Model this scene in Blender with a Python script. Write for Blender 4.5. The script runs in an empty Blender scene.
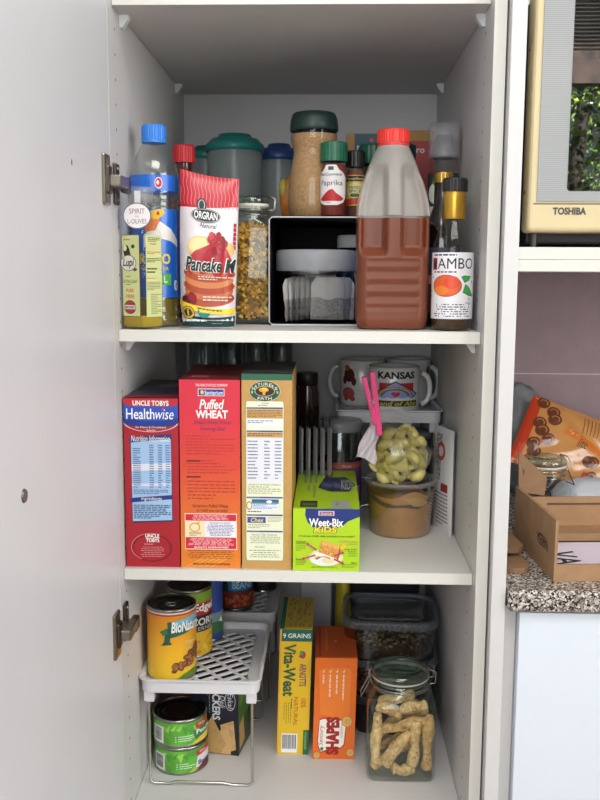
import bpy, bmesh, math, random
from math import sin, cos, pi, radians as rad
from mathutils import Vector, Matrix
from mathutils.geometry import tessellate_polygon

C = bpy.context.scene.collection
SC = bpy.context.scene

# ------------------------------------------------------------------ materials
def lin(c):
    c = c / 255.0
    return c / 12.92 if c <= 0.04045 else ((c + 0.055) / 1.055) ** 2.4
def L4(c): return (lin(c[0]), lin(c[1]), lin(c[2]), 1)
_m = {}
def P(r, g, b, rough=0.5, metal=0.0, noise=0.0, scale=60, spec=0.5, bump=0.0, coat=0.0, trans=0.0):
    """principled procedural material, with optional mottling and bump"""
    k = ('P', r, g, b, rough, metal, noise, scale, spec, bump, coat, trans)
    if k in _m: return _m[k]
    m = bpy.data.materials.new('paint_%d' % len(_m)); m.use_nodes = True
    nt = m.node_tree; b_ = nt.nodes['Principled BSDF']
    b_.inputs['Base Color'].default_value = L4((r, g, b)); b_.inputs['Roughness'].default_value = rough
    b_.inputs['Metallic'].default_value = metal; b_.inputs['Specular IOR Level'].default_value = spec
    b_.inputs['Coat Weight'].default_value = coat; b_.inputs['Coat Roughness'].default_value = 0.1
    b_.inputs['Transmission Weight'].default_value = trans
    if noise or bump:
        tc = nt.nodes.new('ShaderNodeTexCoord'); n = nt.nodes.new('ShaderNodeTexNoise')
        n.inputs['Scale'].default_value = scale; n.inputs['Detail'].default_value = 4
        nt.links.new(tc.outputs['Object'], n.inputs['Vector'])
        if noise:
            cr = nt.nodes.new('ShaderNodeValToRGB')
            cr.color_ramp.elements[0].color = L4([max(0, c * (1 - noise)) for c in (r, g, b)])
            cr.color_ramp.elements[1].color = L4([min(255, c * (1 + noise)) for c in (r, g, b)])
            cr.color_ramp.elements[0].position = .3; cr.color_ramp.elements[1].position = .7
            nt.links.new(n.outputs['Fac'], cr.inputs['Fac']); nt.links.new(cr.outputs['Color'], b_.inputs['Base Color'])
        if bump:
            bp = nt.nodes.new('ShaderNodeBump'); bp.inputs['Strength'].default_value = bump; bp.inputs['Distance'].default_value = .002
            nt.links.new(n.outputs['Fac'], bp.inputs['Height']); nt.links.new(bp.outputs['Normal'], b_.inputs['Normal'])
    _m[k] = m; return m
def clear(r=250, g=252, b=252, base=.05, edge=.55, rough=.04, power=3.0, edgetint=None):
    """thin clear wall: transparent, with gloss growing towards grazing view"""
    k = ('C', r, g, b, base, edge, rough, power, edgetint)
    if k in _m: return _m[k]
    m = bpy.data.materials.new('clear_%d' % len(_m)); m.use_nodes = True
    nt = m.node_tree; nt.nodes.clear(); N = nt.nodes.new
    out = N('ShaderNodeOutputMaterial'); mix = N('ShaderNodeMixShader'); t = N('ShaderNodeBsdfTransparent'); gl = N('ShaderNodeBsdfGlossy')
    t.inputs['Color'].default_value = L4((r, g, b)); gl.inputs['Roughness'].default_value = rough
    gl.inputs['Color'].default_value = L4(edgetint or (235, 240, 238))
    lw = N('ShaderNodeLayerWeight'); lw.inputs['Blend'].default_value = .5
    p = N('ShaderNodeMath'); p.operation = 'POWER'; p.inputs[1].default_value = power
    ma = N('ShaderNodeMath'); ma.operation = 'MULTIPLY_ADD'; ma.inputs[1].default_value = edge; ma.inputs[2].default_value = base
    nt.links.new(lw.outputs['Facing'], p.inputs[0]); nt.links.new(p.outputs[0], ma.inputs[0])
    nt.links.new(ma.outputs[0], mix.inputs['Fac']); nt.links.new(t.outputs[0], mix.inputs[1]); nt.links.new(gl.outputs[0], mix.inputs[2])
    nt.links.new(mix.outputs[0], out.inputs['Surface'])
    _m[k] = m; return m
def milky(r, g, b, alpha, rough=.25, tint=(255, 255, 255)):
    """frosted plastic: part transparent, part scattering"""
    k = ('K', r, g, b, alpha, rough, tint)
    if k in _m: return _m[k]
    m = bpy.data.materials.new('frosted_%d' % len(_m)); m.use_nodes = True
    nt = m.node_tree; b_ = nt.nodes['Principled BSDF']; N = nt.nodes.new
    b_.inputs['Base Color'].default_value = L4((r, g, b)); b_.inputs['Roughness'].default_value = rough
    t = N('ShaderNodeBsdfTransparent'); t.inputs['Color'].default_value = L4(tint)
    mix = N('ShaderNodeMixShader'); out = nt.nodes['Material Output']
    mix.inputs['Fac'].default_value = alpha
    nt.links.new(t.outputs[0], mix.inputs[1]); nt.links.new(b_.outputs[0], mix.inputs[2]); nt.links.new(mix.outputs[0], out.inputs['Surface'])
    _m[k] = m; return m
def ramp_mat(key, stops, axis='Z', z0=0.0, z1=1.0, rough=.4):
    """a printed colour run along an axis of the object"""
    m = bpy.data.materials.new(key); m.use_nodes = True
    nt = m.node_tree; b_ = nt.nodes['Principled BSDF']; N = nt.nodes.new
    tc = N('ShaderNodeTexCoord'); sx = N('ShaderNodeSeparateXYZ'); mr = N('ShaderNodeMapRange'); cr = N('ShaderNodeValToRGB')
    mr.inputs['From Min'].default_value = z0; mr.inputs['From Max'].default_value = z1
    nt.links.new(tc.outputs['Object'], sx.inputs[0]); nt.links.new(sx.outputs[axis], mr.inputs['Value']); nt.links.new(mr.outputs[0], cr.inputs['Fac'])
    el = cr.color_ramp.elements
    while len(el) < len(stops): el.new(.5)
    for e, (p, c) in zip(el, stops): e.position = p; e.color = L4(c)
    nt.links.new(cr.outputs['Color'], b_.inputs['Base Color']); b_.inputs['Roughness'].default_value = rough
    return m
def granite_mat():
    m = bpy.data.materials.new('speckled_granite'); m.use_nodes = True
    nt = m.node_tree; b_ = nt.nodes['Principled BSDF']; N = nt.nodes.new
    tc = N('ShaderNodeTexCoord'); v = N('ShaderNodeTexVoronoi'); v.inputs['Scale'].default_value = 420
    nt.links.new(tc.outputs['Object'], v.inputs['Vector'])
    sx = N('ShaderNodeSeparateColor'); nt.links.new(v.outputs['Color'], sx.inputs[0])
    cr = N('ShaderNodeValToRGB'); cr.color_ramp.interpolation = 'CONSTANT'; el = cr.color_ramp.elements
    for _ in range(4): el.new(.5)
    for e, (p, c) in zip(el, [(0, (38, 36, 38)), (.2, (110, 100, 92)), (.38, (150, 138, 128)), (.6, (186, 178, 170)), (.8, (212, 210, 206)), (.93, (84, 78, 76))]):
        e.position = p; e.color = L4(c)
    nt.links.new(sx.outputs[0], cr.inputs['Fac']); nt.links.new(cr.outputs['Color'], b_.inputs['Base Color']); b_.inputs['Roughness'].default_value = .25
    return m
def stripes_mat(key, c0, c1, scale, axis='Z', rough=.3, duty=.5, metal=0.0):
    m = bpy.data.materials.new(key); m.use_nodes = True
    nt = m.node_tree; b_ = nt.nodes['Principled BSDF']; N = nt.nodes.new
    tc = N('ShaderNodeTexCoord'); sx = N('ShaderNodeSeparateXYZ'); mu = N('ShaderNodeMath'); mu.operation = 'MULTIPLY'; mu.inputs[1].default_value = scale
    fr = N('ShaderNodeMath'); fr.operation = 'FRACT'; gt = N('ShaderNodeMath'); gt.operation = 'GREATER_THAN'; gt.inputs[1].default_value = duty
    mx = N('ShaderNodeMix'); mx.data_type = 'RGBA'; mx.inputs['A'].default_value = L4(c0); mx.inputs['B'].default_value = L4(c1)
    nt.links.new(tc.outputs['Object'], sx.inputs[0]); nt.links.new(sx.outputs[axis], mu.inputs[0]); nt.links.new(mu.outputs[0], fr.inputs[0]); nt.links.new(fr.outputs[0], gt.inputs[0])
    nt.links.new(gt.outputs[0], mx.inputs['Factor']); nt.links.new(mx.outputs['Result'], b_.inputs['Base Color'])
    b_.inputs['Roughness'].default_value = rough; b_.inputs['Metallic'].default_value = metal
    return m

WHITE = P(240, 240, 238); BLACK = P(18, 18, 20, .4); STEEL = P(165, 160, 152, .3, 1.0)
BOARD = P(208, 206, 206, .45, noise=.012, scale=9); EDGE = P(214, 213, 207, .4)
GLASS = clear(253, 254, 254, .03, .4, .06, 3.0); GLASSG = clear(252, 254, 253, .055, .6, .05, 2.0, (228, 240, 233)); FILM = clear(245, 245, 245, .07, .5, .12, 2.0)

# ------------------------------------------------------------------ mesh builder
class MB:
    def __init__(s): s.v = []; s.f = []; s.mi = []; s.mats = []; s.sm = []
    def add(s, vs, fs, mat, smooth=False):
        if mat not in s.mats: s.mats.append(mat)
        i = s.mats.index(mat); o = len(s.v)
        s.v.extend([tuple(x) for x in vs])
        for f in fs: s.f.append([a + o for a in f]); s.mi.append(i); s.sm.append(smooth)
        return s
    def bm(s, bm, mat, smooth=False, M=None):
        bm.verts.index_update()
        s.add([(M @ v.co if M else v.co) for v in bm.verts], [[v.index for v in f.verts] for f in bm.faces], mat, smooth); bm.free(); return s
    def box(s, x0, x1, y0, y1, z0, z1, mat, bev=0.0, M=None, seg=2):
        b = bmesh.new(); bmesh.ops.create_cube(b, size=1)
        for v in b.verts: v.co = Vector(((x0 + x1) / 2 + v.co.x * (x1 - x0), (y0 + y1) / 2 + v.co.y * (y1 - y0), (z0 + z1) / 2 + v.co.z * (z1 - z0)))
        if bev: bmesh.ops.bevel(b, geom=b.edges[:], offset=bev, segments=seg, affect='EDGES', profile=.5)
        return s.bm(b, mat, False, M)
    def rings(s, rings, mat, smooth=True, cap0=True, cap1=True):
        n = len(rings[0]); vs = [p for r in rings for p in r]; fs = []
        for i in range(len(rings) - 1):
            for j in range(n):
                fs.append([i * n + j, i * n + (j + 1) % n, (i + 1) * n + (j + 1) % n, (i + 1) * n + j])
        s.add(vs, fs, mat, smooth)
        if cap0: s.add(rings[0], [list(range(n))[::-1]], mat)
        if cap1: s.add(rings[-1], [list(range(n))], mat)
        return s
    def lathe(s, prof, mat, c=(0, 0), seg=48, cap0=True, cap1=True, smooth=True):
        return s.rings([[(c[0] + r * sin(2 * pi * j / seg), c[1] - r * cos(2 * pi * j / seg), z) for j in range(seg)] for r, z in prof], mat, smooth, cap0, cap1)
    def loft(s, prof, mat, c=(0, 0), k=6, cap0=True, cap1=True, smooth=True):
        return s.rings([[(c[0] + x, c[1] + y, z) for x, y in rsq(hx, hy, r, k)] for hx, hy, r, z in prof], mat, smooth, cap0, cap1)
    def tube(s, path, r, mat, seg=8, closed=False, radii=None):
        pts = [Vector(p) for p in path]; n = len(pts); rings = []; up = None
        for i, p in enumerate(pts):
            a = pts[(i - 1) % n] if (closed or i > 0) else p; b = pts[(i + 1) % n] if (closed or i < n - 1) else p
            t = (b - a).normalized()
            if up is None: up = t.orthogonal().normalized()
            up = (up - t * up.dot(t)); up = up.normalized() if up.length > 1e-6 else t.orthogonal().normalized()
            w = t.cross(up); rr = radii[i] if radii else r
            rings.append([p + rr * (cos(2 * pi * j / seg) * up + sin(2 * pi * j / seg) * w) for j in range(seg)])
        if closed: rings.append(rings[0])
        return s.rings(rings, mat, True, not closed, not closed)
    def ball(s, c, r, mat, sub=2, M=None, jit=0, rnd=None):
        b = bmesh.new(); bmesh.ops.create_icosphere(b, subdivisions=sub, radius=1)
        r = r if hasattr(r, '__len__') else (r, r, r)
        for v in b.verts:
            q = 1 + (rnd.uniform(-jit, jit) if jit else 0)
            v.co = Vector((v.co.x * r[0] * q, v.co.y * r[1] * q, v.co.z * r[2] * q))
            if M: v.co = M @ v.co
            v.co += Vector(c)
        return s.bm(b, mat, True)
    def grid(s, fn, nu, nv, mat, smooth=True):
        s.add([fn(i / nu, j / nv) for j in range(nv + 1) for i in range(nu + 1)],
              [[j * (nu + 1) + i, j * (nu + 1) + i + 1, (j + 1) * (nu + 1) + i + 1, (j + 1) * (nu + 1) + i] for j in range(nv) for i in range(nu)], mat, smooth); return s
    # -------- printing: M(u, v, layer) maps a label's u (right) / v (down) 0..1 onto its surface
    def rect(s, M, u0, v0, u1, v1, mat, l=0, nu=1, nv=1, sk=0.0):
        return s.grid(lambda a, b: M(u0 + (u1 - u0) * a, v0 + (v1 - v0) * b + sk * a, l), nu, nv, mat, False)
    def poly(s, M, pts, mat, l=0):
        tr = tessellate_polygon([[Vector((a, b, 0)) for a, b in pts]])
        return s.press(M, list(pts), [list(t) for t in tr], mat, l)
    def press(s, M, pts, tris, mat, l, lim=.055):
        """lay flat triangles onto a surface, splitting them where the surface curves"""
        if not hasattr(M, 'flat'):
            pts = [tuple(p) for p in pts]; stack = [list(t) for t in tris]; out = []; mid = {}
            def m(a, b):
                k = (min(a, b), max(a, b))
                if k not in mid: mid[k] = len(pts); pts.append(((pts[a][0] + pts[b][0]) / 2, (pts[a][1] + pts[b][1]) / 2))
                return mid[k]
            while stack:
                t = stack.pop()
                if len(t) > 3: stack += [[t[0], t[i], t[i + 1]] for i in range(1, len(t) - 1)]; continue
                e = [max(abs(pts[t[i]][0] - pts[t[(i + 1) % 3]][0]), .5 * abs(pts[t[i]][1] - pts[t[(i + 1) % 3]][1])) for i in range(3)]; i = e.index(max(e))
                if e[i] > lim: a, b, c = t[i], t[(i + 1) % 3], t[(i + 2) % 3]; q = m(a, b); stack += [[a, q, c], [q, b, c]]
                else: out.append(t)
            tris = out
        return s.add([M(a, b, l) for a, b in pts], tris, mat)
    def oval(s, M, u, v, ru, rv, mat, l=0, n=28, a0=0, a1=360):
        pts = [(u + ru * cos(rad(a0 + (a1 - a0) * i / n)), v + rv * sin(rad(a0 + (a1 - a0) * i / n))) for i in range(n + (0 if a1 - a0 == 360 else 1))]
        return s.press(M, [(u, v)] + pts, [[0, i + 1, (i + 1) % len(pts) + 1] for i in range(len(pts) - (0 if a1 - a0 == 360 else 1))], mat, l)
    def ring(s, M, u, v, ru, rv, t, mat, l=0, n=32, a0=0, a1=360):
        vs = []; fs = []
        for i in range(n + 1):
            a = rad(a0 + (a1 - a0) * i / n); vs += [M(u + ru * cos(a), v + rv * sin(a), l), M(u + ru * (1 - t) * cos(a), v + rv * (1 - t) * sin(a), l)]
        for i in range(n): fs.append([2 * i, 2 * i + 1, 2 * i + 3, 2 * i + 2])
        return s.add(vs, fs, mat)
    def text(s, M, t, u0, v0, u1, v1, mat, l=1, shear=0.0, bold=0.0, rot=0, arc=0.0):
        vs, fs = glyphs(t, shear, bold)
        out = []
        for x, y in vs:                      # x, y in 0..1, y up
            if rot == 0: a, b = x, 1 - y
            elif rot == 90: a, b = y, x
            elif rot == -90: a, b = 1 - y, 1 - x
            else: a, b = 1 - x, y
            b += arc * (2 * a - 1) ** 2
            out.append((u0 + (u1 - u0) * a, v0 + (v1 - v0) * b))
        return s.press(M, out, fs, mat, l)
    def lines(s, M, u0, v0, u1, v1, n, mat, l=1, seed=1, fill=.45, center=False, vert=False):
        """small print too fine to read in the photograph: rows of word-length dashes"""
        R = random.Random(seed); h = (v1 - v0) / n
        for i in range(n):
            w = R.uniform(.7, 1.0) if center else (R.uniform(.45, .9) if i == n - 1 or R.random() < .15 else 1.0)
            a, b = ((1 - w) / 2, (1 + w) / 2) if center else (0, w)
            x = a
            while x < b - .01:
                q = min(R.uniform(.05, .16), b - x)
                if vert: s.rect(M, u1 - (u1 - u0) / n * (i + fill), v0 + (v1 - v0) * x, u1 - (u1 - u0) / n * i, v0 + (v1 - v0) * (x + q), mat, l)
                else: s.rect(M, u0 + (u1 - u0) * x, v0 + h * i, u0 + (u1 - u0) * (x + q), v0 + h * (i + fill), mat, l)
                x += q + .025
        return s
    def bars(s, M, u0, v0, u1, v1, seed=3, l=2, horiz=False):
        s.rect(M, u0, v0, u1, v1, WHITE, l - 1, 3); R = random.Random(seed); x = .06
        while x < .92:
            w = R.choice((.012, .02, .03))
            if horiz: s.rect(M, u0 + (u1 - u0) * .08, v0 + (v1 - v0) * x, u0 + (u1 - u0) * .92, v0 + (v1 - v0) * (x + w), BLACK, l, 3)
            else: s.rect(M, u0 + (u1 - u0) * x, v0 + (v1 - v0) * .06, u0 + (u1 - u0) * (x + w), v0 + (v1 - v0) * .8, BLACK, l)
            x += w + R.choice((.012, .02, .03))
        return s
    def build(s, name, parent=None, loc=(0, 0, 0)):
        me = bpy.data.meshes.new(name); me.from_pydata(s.v, [], s.f)
        for m in s.mats: me.materials.append(m)
        me.polygons.foreach_set('material_index', s.mi); me.polygons.foreach_set('use_smooth', s.sm); me.update()
        o = bpy.data.objects.new(name, me); C.objects.link(o); o.location = loc
        if parent: o.parent = parent
        return o
def rsq(hx, hy, r, k=6):
    """rounded rectangle, counter-clockwise"""
    r = min(r, hx, hy); out = []
    for cx, cy, a in ((1, -1, -90), (1, 1, 0), (-1, 1, 90), (-1, -1, 180)):
        for i in range(k + 1):
            t = rad(a + 90 * i / k); out.append((cx * (hx - r) + r * cos(t), cy * (hy - r) + r * sin(t)))
    return out
_g = {}
def glyphs(t, shear, bold):
    k = (t, shear, bold)
    if k not in _g:
        cu = bpy.data.curves.new('lettering', 'FONT'); cu.body = t; cu.shear = shear; cu.offset = bold; cu.resolution_u = 3
        o = bpy.data.objects.new('lettering', cu); me = bpy.data.meshes.new_from_object(o)
        xs = [v.co.x for v in me.vertices]; ys = [v.co.y for v in me.vertices]
        x0, x1, y0, y1 = min(xs), max(xs), min(ys), max(ys)
        _g[k] = ([((v.co.x - x0) / (x1 - x0), (v.co.y - y0) / (y1 - y0)) for v in me.vertices], [list(p.vertices) for p in me.polygons])
        bpy.data.objects.remove(o); bpy.data.curves.remove(cu); bpy.data.meshes.remove(me)
    return _g[k]
def flat(o, U, V, eps=.00022):
    o, U, V = Vector(o), Vector(U), Vector(V); n = V.cross(U).normalized()
    M = lambda u, v, l=0: o + U * u + V * v + n * eps * (l + 1)
    M.flat = True; return M
def cylM(r, z0, z1, a0, a1, c=(0, 0), eps=.00022, base=.0003):
    """a0..a1 degrees, 0 facing -y, growing to +x; r may be a function of height"""
    def M(u, v, l=0):
        z = z1 + (z0 - z1) * v; a = rad(a0 + (a1 - a0) * u); R = (r(z) if callable(r) else r) + base + eps * (l + 1)
        return Vector((c[0] + R * sin(a), c[1] - R * cos(a), z))
    return M

# ------------------------------------------------------------------ scene objects
def thing(name, label, cat, loc=(0, 0, 0), rz=0.0, group=None):
    o = bpy.data.objects.new(name, None); C.objects.link(o); o.empty_display_size = .02
    o.location = loc; o.rotation_euler = (0, 0, rad(rz)); o['label'] = label; o['category'] = cat
    if group: o['group'] = group
    return o
def tag(o, label, cat, group=None, kind=None):
    o['label'] = label; o['category'] = cat
    if group: o['group'] = group
    if kind: o['kind'] = kind
    return o
def struct(o): o['kind'] = 'structure'; return o
def dup(root, loc, rz, label):
    r = root.copy(); C.objects.link(r); r.location = loc; r.rotation_euler = (0, 0, rad(rz)); r['label'] = label
    for ch in list(root.children):
        c = ch.copy(); C.objects.link(c); c.parent = r
        for g in list(ch.children):
            d = g.copy(); C.objects.link(d); d.parent = c
    return r

W, D, Z1, Z2, ZF, REC = .49, .615, 1.2366, .9, .5247, .0242

# ------------------------------------------------------------------ room
FLOORM = P(150, 128, 105, .4, noise=.1, scale=6); PAINT = P(226, 224, 218, .8)
struct(MB().box(-2.2, 3.2, -3.1, .62, -.05, 0, FLOORM).build('floor'))
struct(MB().box(-2.2, 3.2, -3.1, .7, 2.6, 2.65, PAINT).build('ceiling'))
TILE = P(158, 134, 140, .3, noise=.03, scale=30, bump=.25); GROUT = P(206, 194, 194, .8)
b = MB().box(.53, 3.2, .5926, .65, 0, 2.6, GROUT)
for i in range(8):
    for k in range(9):
        b.box(.535 + .33 * i, .535 + .33 * i + .3285, .592, .5996, 1.1213 + .2 * (k - 5) , 1.1213 + .2 * (k - 5) + .1977, TILE, .0004)
struct(b.build('wall_back'))
struct(MB().box(-2.2, -.02, .64, .7, 0, 2.6, PAINT).build('wall_left_back'))
# wall behind the camera with two windows, the first one added to hold the key light
b = MB(); xs = [(-2.2, -.9), (.75, 1.15), (2.75, 3.2)]
for a, c in xs: b.box(a, c, -3.1, -3.0, 0, 2.6, PAINT)
for a, c in ((-.9, .75), (1.15, 2.75)): b.box(a, c, -3.1, -3.0, 0, 1.05, PAINT); b.box(a, c, -3.1, -3.0, 2.56, 2.6, PAINT)
struct(b.build('wall_front'))
FR = P(235, 235, 230, .4)
for n, (a, c) in enumerate(((-.9, .75), (1.15, 2.75)), 1):
    b = MB()
    for q in ((a, a + .04, 1.05, 2.56), (c - .04, c, 1.05, 2.56), (a, c, 1.05, 1.09), (a, c, 2.52, 2.56)): b.box(q[0], q[1], -3.08, -3.02, q[2], q[3], FR)
    w = struct(b.build('window_%d' % n))
    struct(MB().box(a + .04, c - .04, -3.055, -3.05, 1.09, 2.52, clear(250, 252, 252, .02, .2)).build('window_pane', w))
b = MB()
SL = P(170, 165, 160, .5)
for i in range(14): b.box(1.2, 2.7, -2.995, -2.955, 2.5 - .0165 * i, 2.5015 - .0165 * i, SL)
b.box(1.2, 2.7, -2.995, -2.955, 2.505, 2.54, SL)
bl = thing('venetian_blind', 'pale slatted blind drawn partway down the window behind the camera', 'blind', (0, 0, 0))
b.build('slats', bl)
t = thing('pergola_beam', 'brown timber beam outside the window reflected in the microwave door', 'beam', (2, -4.0, 0))
MB().box(-1.5, 1.5, -.05, .05, 2.34, 2.55, P(56, 42, 35, .8, noise=.4, scale=14)).build('timber', t)
MB().box(-1.7, 1.7, -.4, .04, 2.56, 3.1, P(26, 24, 26, .8)).build('added_dark_eave', t)  # eave added as dark backdrop behind the blind, shade put in its colour
b = MB()
for x in (-1.45, 1.45): b.box(x - .05, x + .05, -.05, .05, 0, 2.34, P(66, 50, 42, .8, noise=.4, scale=14))
b.build('support_posts', t)
t = thing('leafy_tree', 'sunlit green tree outside the window, seen mirrored in the microwave door', 'tree', (2.15, -5.6, 0))
R = random.Random(4)
LEAF = [P(120, 165, 60, .4), P(180, 210, 95, .4), P(76, 118, 50, .4), P(214, 226, 190, .3)]
b = MB()
for i in range(15000):
    a = R.uniform(0, 2 * pi); h = R.uniform(-1, 1); rr = (1 - h * h) ** .5 * 1.3 * R.uniform(.4, 1)
    c = Vector((rr * cos(a), rr * sin(a) * .8, 2.35 + h * 1.1)); s = R.uniform(.016, .036)
    u = Vector((R.uniform(-1, 1), R.uniform(-1, 1), R.uniform(-1, 1))).normalized(); v = u.orthogonal().normalized()
    b.add([c - u * s, c + v * s * .5, c + u * s, c - v * s * .5], [[0, 1, 2, 3]], R.choice(LEAF))
b.build('foliage', t)
b = MB().tube([(0, -.5, 0), (.05, -.5, 1), (0, -.45, 1.8), (.05, -.4, 2.6)], .05, P(46, 36, 30, .8), 10)
for k in range(6): b.tube([(0, -.45, 1.5 + .1 * k), (.5 * cos(k), .4 * sin(k) - .3, 2.0 + .1 * k), (.9 * cos(k), .7 * sin(k), 2.4 + .1 * k)], .02, P(46, 36, 30, .8), 6)
b.build('trunk', t)
struct(MB().box(-6, 8, -12, -3.1, -.1, -.02, P(95, 105, 70, .9, noise=.2, scale=3)).build('ground_outside'))

# ------------------------------------------------------------------ pantry cupboard
cup = thing('pantry_cupboard', 'tall white laminate pantry cupboard with open door and packed shelves', 'cupboard', (0, 0, 0))
def side(x0, x1, xi, sgn, cols):
    b = MB().box(x0, x1, 0, .635, 0, 2.4, BOARD)
    if x0 > 0: b.box(x0 + .0003, x1 - .0003, -.0012, 0, 0, 2.4, EDGE)
    for y in cols:
        for i in range(58):
            z = .35 + .032 * i
            b.add([(xi + sgn * .0003, y + .0022 * cos(k * pi / 4), z + .0022 * sin(k * pi / 4)) for k in range(8)], [list(range(8))], P(70, 62, 60, .8))
    return b.build('side_panel', cup)
side(-.016, 0, 0, 1, (.037, .497)); side(W, W + .016, W, -1, (.062, .50))
MB().box(0, W, D, .635, 0, 2.4, BOARD).build('back_panel', cup)
def shelf(z, t=.016):
    b = MB().box(.0008, W - .0008, REC, D - .001, z - t, z, BOARD); b.box(.0008, W - .0008, REC - .001, REC, z - t, z, EDGE)
    return b.build('shelf', cup)
for z in (1.6725, Z1, Z2, ZF, .1): shelf(z)
MB().box(0, W, 0, D, 2.384, 2.4, BOARD).build('top_panel', cup)
CLIP = P(222, 226, 226, .4)
for z in (1.6565, Z1 - .016, Z2 - .016):
    for x, s in ((0, 1), (W, -1)):
        for y in (.075, .52):
            b = MB(); q = [(0, 0), (s * .012, 0), (s * .012, -.004), (s * .004, -.016), (0, -.016)]
            b.add([(x + u, y + e, z + v) for e in (-.006, .006) for u, v in q], [[0, 1, 2, 3, 4], [9, 8, 7, 6, 5]] + [[i, (i + 1) % 5, 5 + (i + 1) % 5, 5 + i] for i in range(5)], CLIP)
            b.build('shelf_support', cup)
b = MB().box(-.0185, -.0004, -.56, -.0004, .08, 2.4, P(214, 214, 219, .4, noise=.01, scale=5), .0008)
b.ball((-.0004, -.18, 1.434), (.0008, .0022, .004), P(120, 80, 60, .8), 1)
door = b.build('door', cup)
b = MB(); b.rings([[(-.0012, -.375 + .0075 * cos(a * pi / 8), 1.104 + .0075 * sin(a * pi / 8)) for a in range(16)], [(.0015, -.375 + .006 * cos(a * pi / 8), 1.104 + .006 * sin(a * pi / 8)) for a in range(16)]], P(120, 118, 122, .35, .8), False)
b.build('screw', door)
HM = P(150, 142, 130, .28, 1.0); HD = P(95, 88, 82, .35, 1.0)
for zc in (1.430, .825):
    b = MB().box(-.0015, .0045, -.047, -.018, zc - .032, zc + .032, HM, .0028)
    b.box(-.0015, .008, -.04, -.022, zc - .018, zc + .018, HD, .003)
    b.box(.003, .021, -.034, .012, zc - .0085, zc + .0065, HM, .002)
    b.box(.010, .0205, .006, .03, zc - .013, zc + .006, HD, .003)
    b.box(.0, .005, .010, .03, zc - .028, zc + .026, HD, .002)
    b.ball((.005, .02, zc + .019), (.002, .004, .004), HM, 1); b.ball((.005, .02, zc - .021), (.002, .004, .004), HM, 1)
    b.build('hinge', cup)

# ------------------------------------------------------------------ neighbouring unit, microwave, bench
mh = thing('microwave_housing', 'white open housing beside pantry carrying the microwave on its shelf', 'cupboard', (.508, 0, 0))
MB().box(.0003, .0195, -.02, .59, 0, 2.4, P(208, 207, 208, .4), .001).build('side_panel', mh)
MB().box(.9, .921, -.02, .59, 1.3, 2.4, P(208, 207, 208, .4), .001).build('side_panel', mh)
b = MB().box(.0215, .9, 0, .45, 1.3175, 1.3328, EDGE, .0006); b.box(.0215, .9, .0015, .45, 1.3332, 1.349, EDGE, .0006)
b.build('shelf', mh)
MB().box(.0215, .9, .45, .46, 1.3175, 2.4, BOARD).build('back_panel', mh)
MB().box(.0, .921, 0, .46, 2.4, 2.42, BOARD).build('top_panel', mh)

CREAM = P(208, 192, 152, .4, noise=.01, scale=20); CASE = P(38, 36, 34, .5)
mw = thing('microwave', 'cream fronted microwave oven with dark glass door in the white housing', 'microwave', (.789, .0, 1.349))
MB().box(-.243, .25, .03, .4, .005, .32, CASE, .003).build('case', mw)  # charcoal case dropped low, its colour also standing in for the shadow underneath
b = MB().box(-.25, .25, -.012, .032, .0185, .33, CREAM, .006, seg=3)
F = flat((-.25, -.012, .33), (.5, 0, 0), (0, 0, -.3115))
b.rect(F, .012, .883, .99, .889, P(120, 105, 80, .6), 0)
b.text(F, 'TOSHIBA', .062, .9, .147, .93, P(75, 70, 66, .5), 1, bold=.045)
for zz in (.07, .25): b.ball((-.2505, .012, zz), (.001, .003, .003), P(110, 98, 75, .4), 1)
b.build('door_frame', mw)
GREY = stripes_mat('grey_ruled_screen', (152, 154, 157), (166, 168, 170), 420, 'Z', .06)
b = MB(); b.box(-.243 + .003, .2, -.0135, -.012, .0565, .33, GREY, .0006)
b.build('door_window', mw)
b = MB()
pts = rsq(.19, .16, .004, 3)
b.rings([[(-.0225 + x + .01, -.0142, .23 + z) for x, z in pts], [(-.0225 + x + .01, -.0136, .23 + z) for x, z in pts]], P(150, 148, 148, .012, 1.0), False)
b.build('door_screen', mw)
for x in (-.235, .22):
    for y in (.02, .3): MB().lathe([(.0045, 0), (.005, .0185)], P(70, 66, 62, .35, .6), (x, y), 16).build('foot', mw)

bt = MB().box(.5295, 1.9, -.03, .59, .865, .895, granite_mat(), .006, seg=3).build('worktop')
tag(bt, 'black and white speckled granite worktop right of the pantry', 'worktop')
bc = thing('base_cabinet', 'plain bluish white base cabinet under the granite worktop', 'cupboard', (.5295, 0, 0))
MB().box(.0005, .0165, 0, .585, .1, .8645, BOARD).build('side_panel', bc)
MB().box(.0165, 1.36, .005, .585, .1, .8645, BOARD).build('carcass', bc)
MB().box(.0185, .62, -.016, .004, .12, .86, P(218, 226, 238, .35), .001).build('door', bc)
MB().box(.623, 1.36, -.016, .004, .12, .86, P(218, 226, 238, .35), .001).build('door', bc)
MB().box(.02, 1.36, .04, .5, 0, .1, P(120, 120, 120)).build('plinth', bc)

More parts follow.
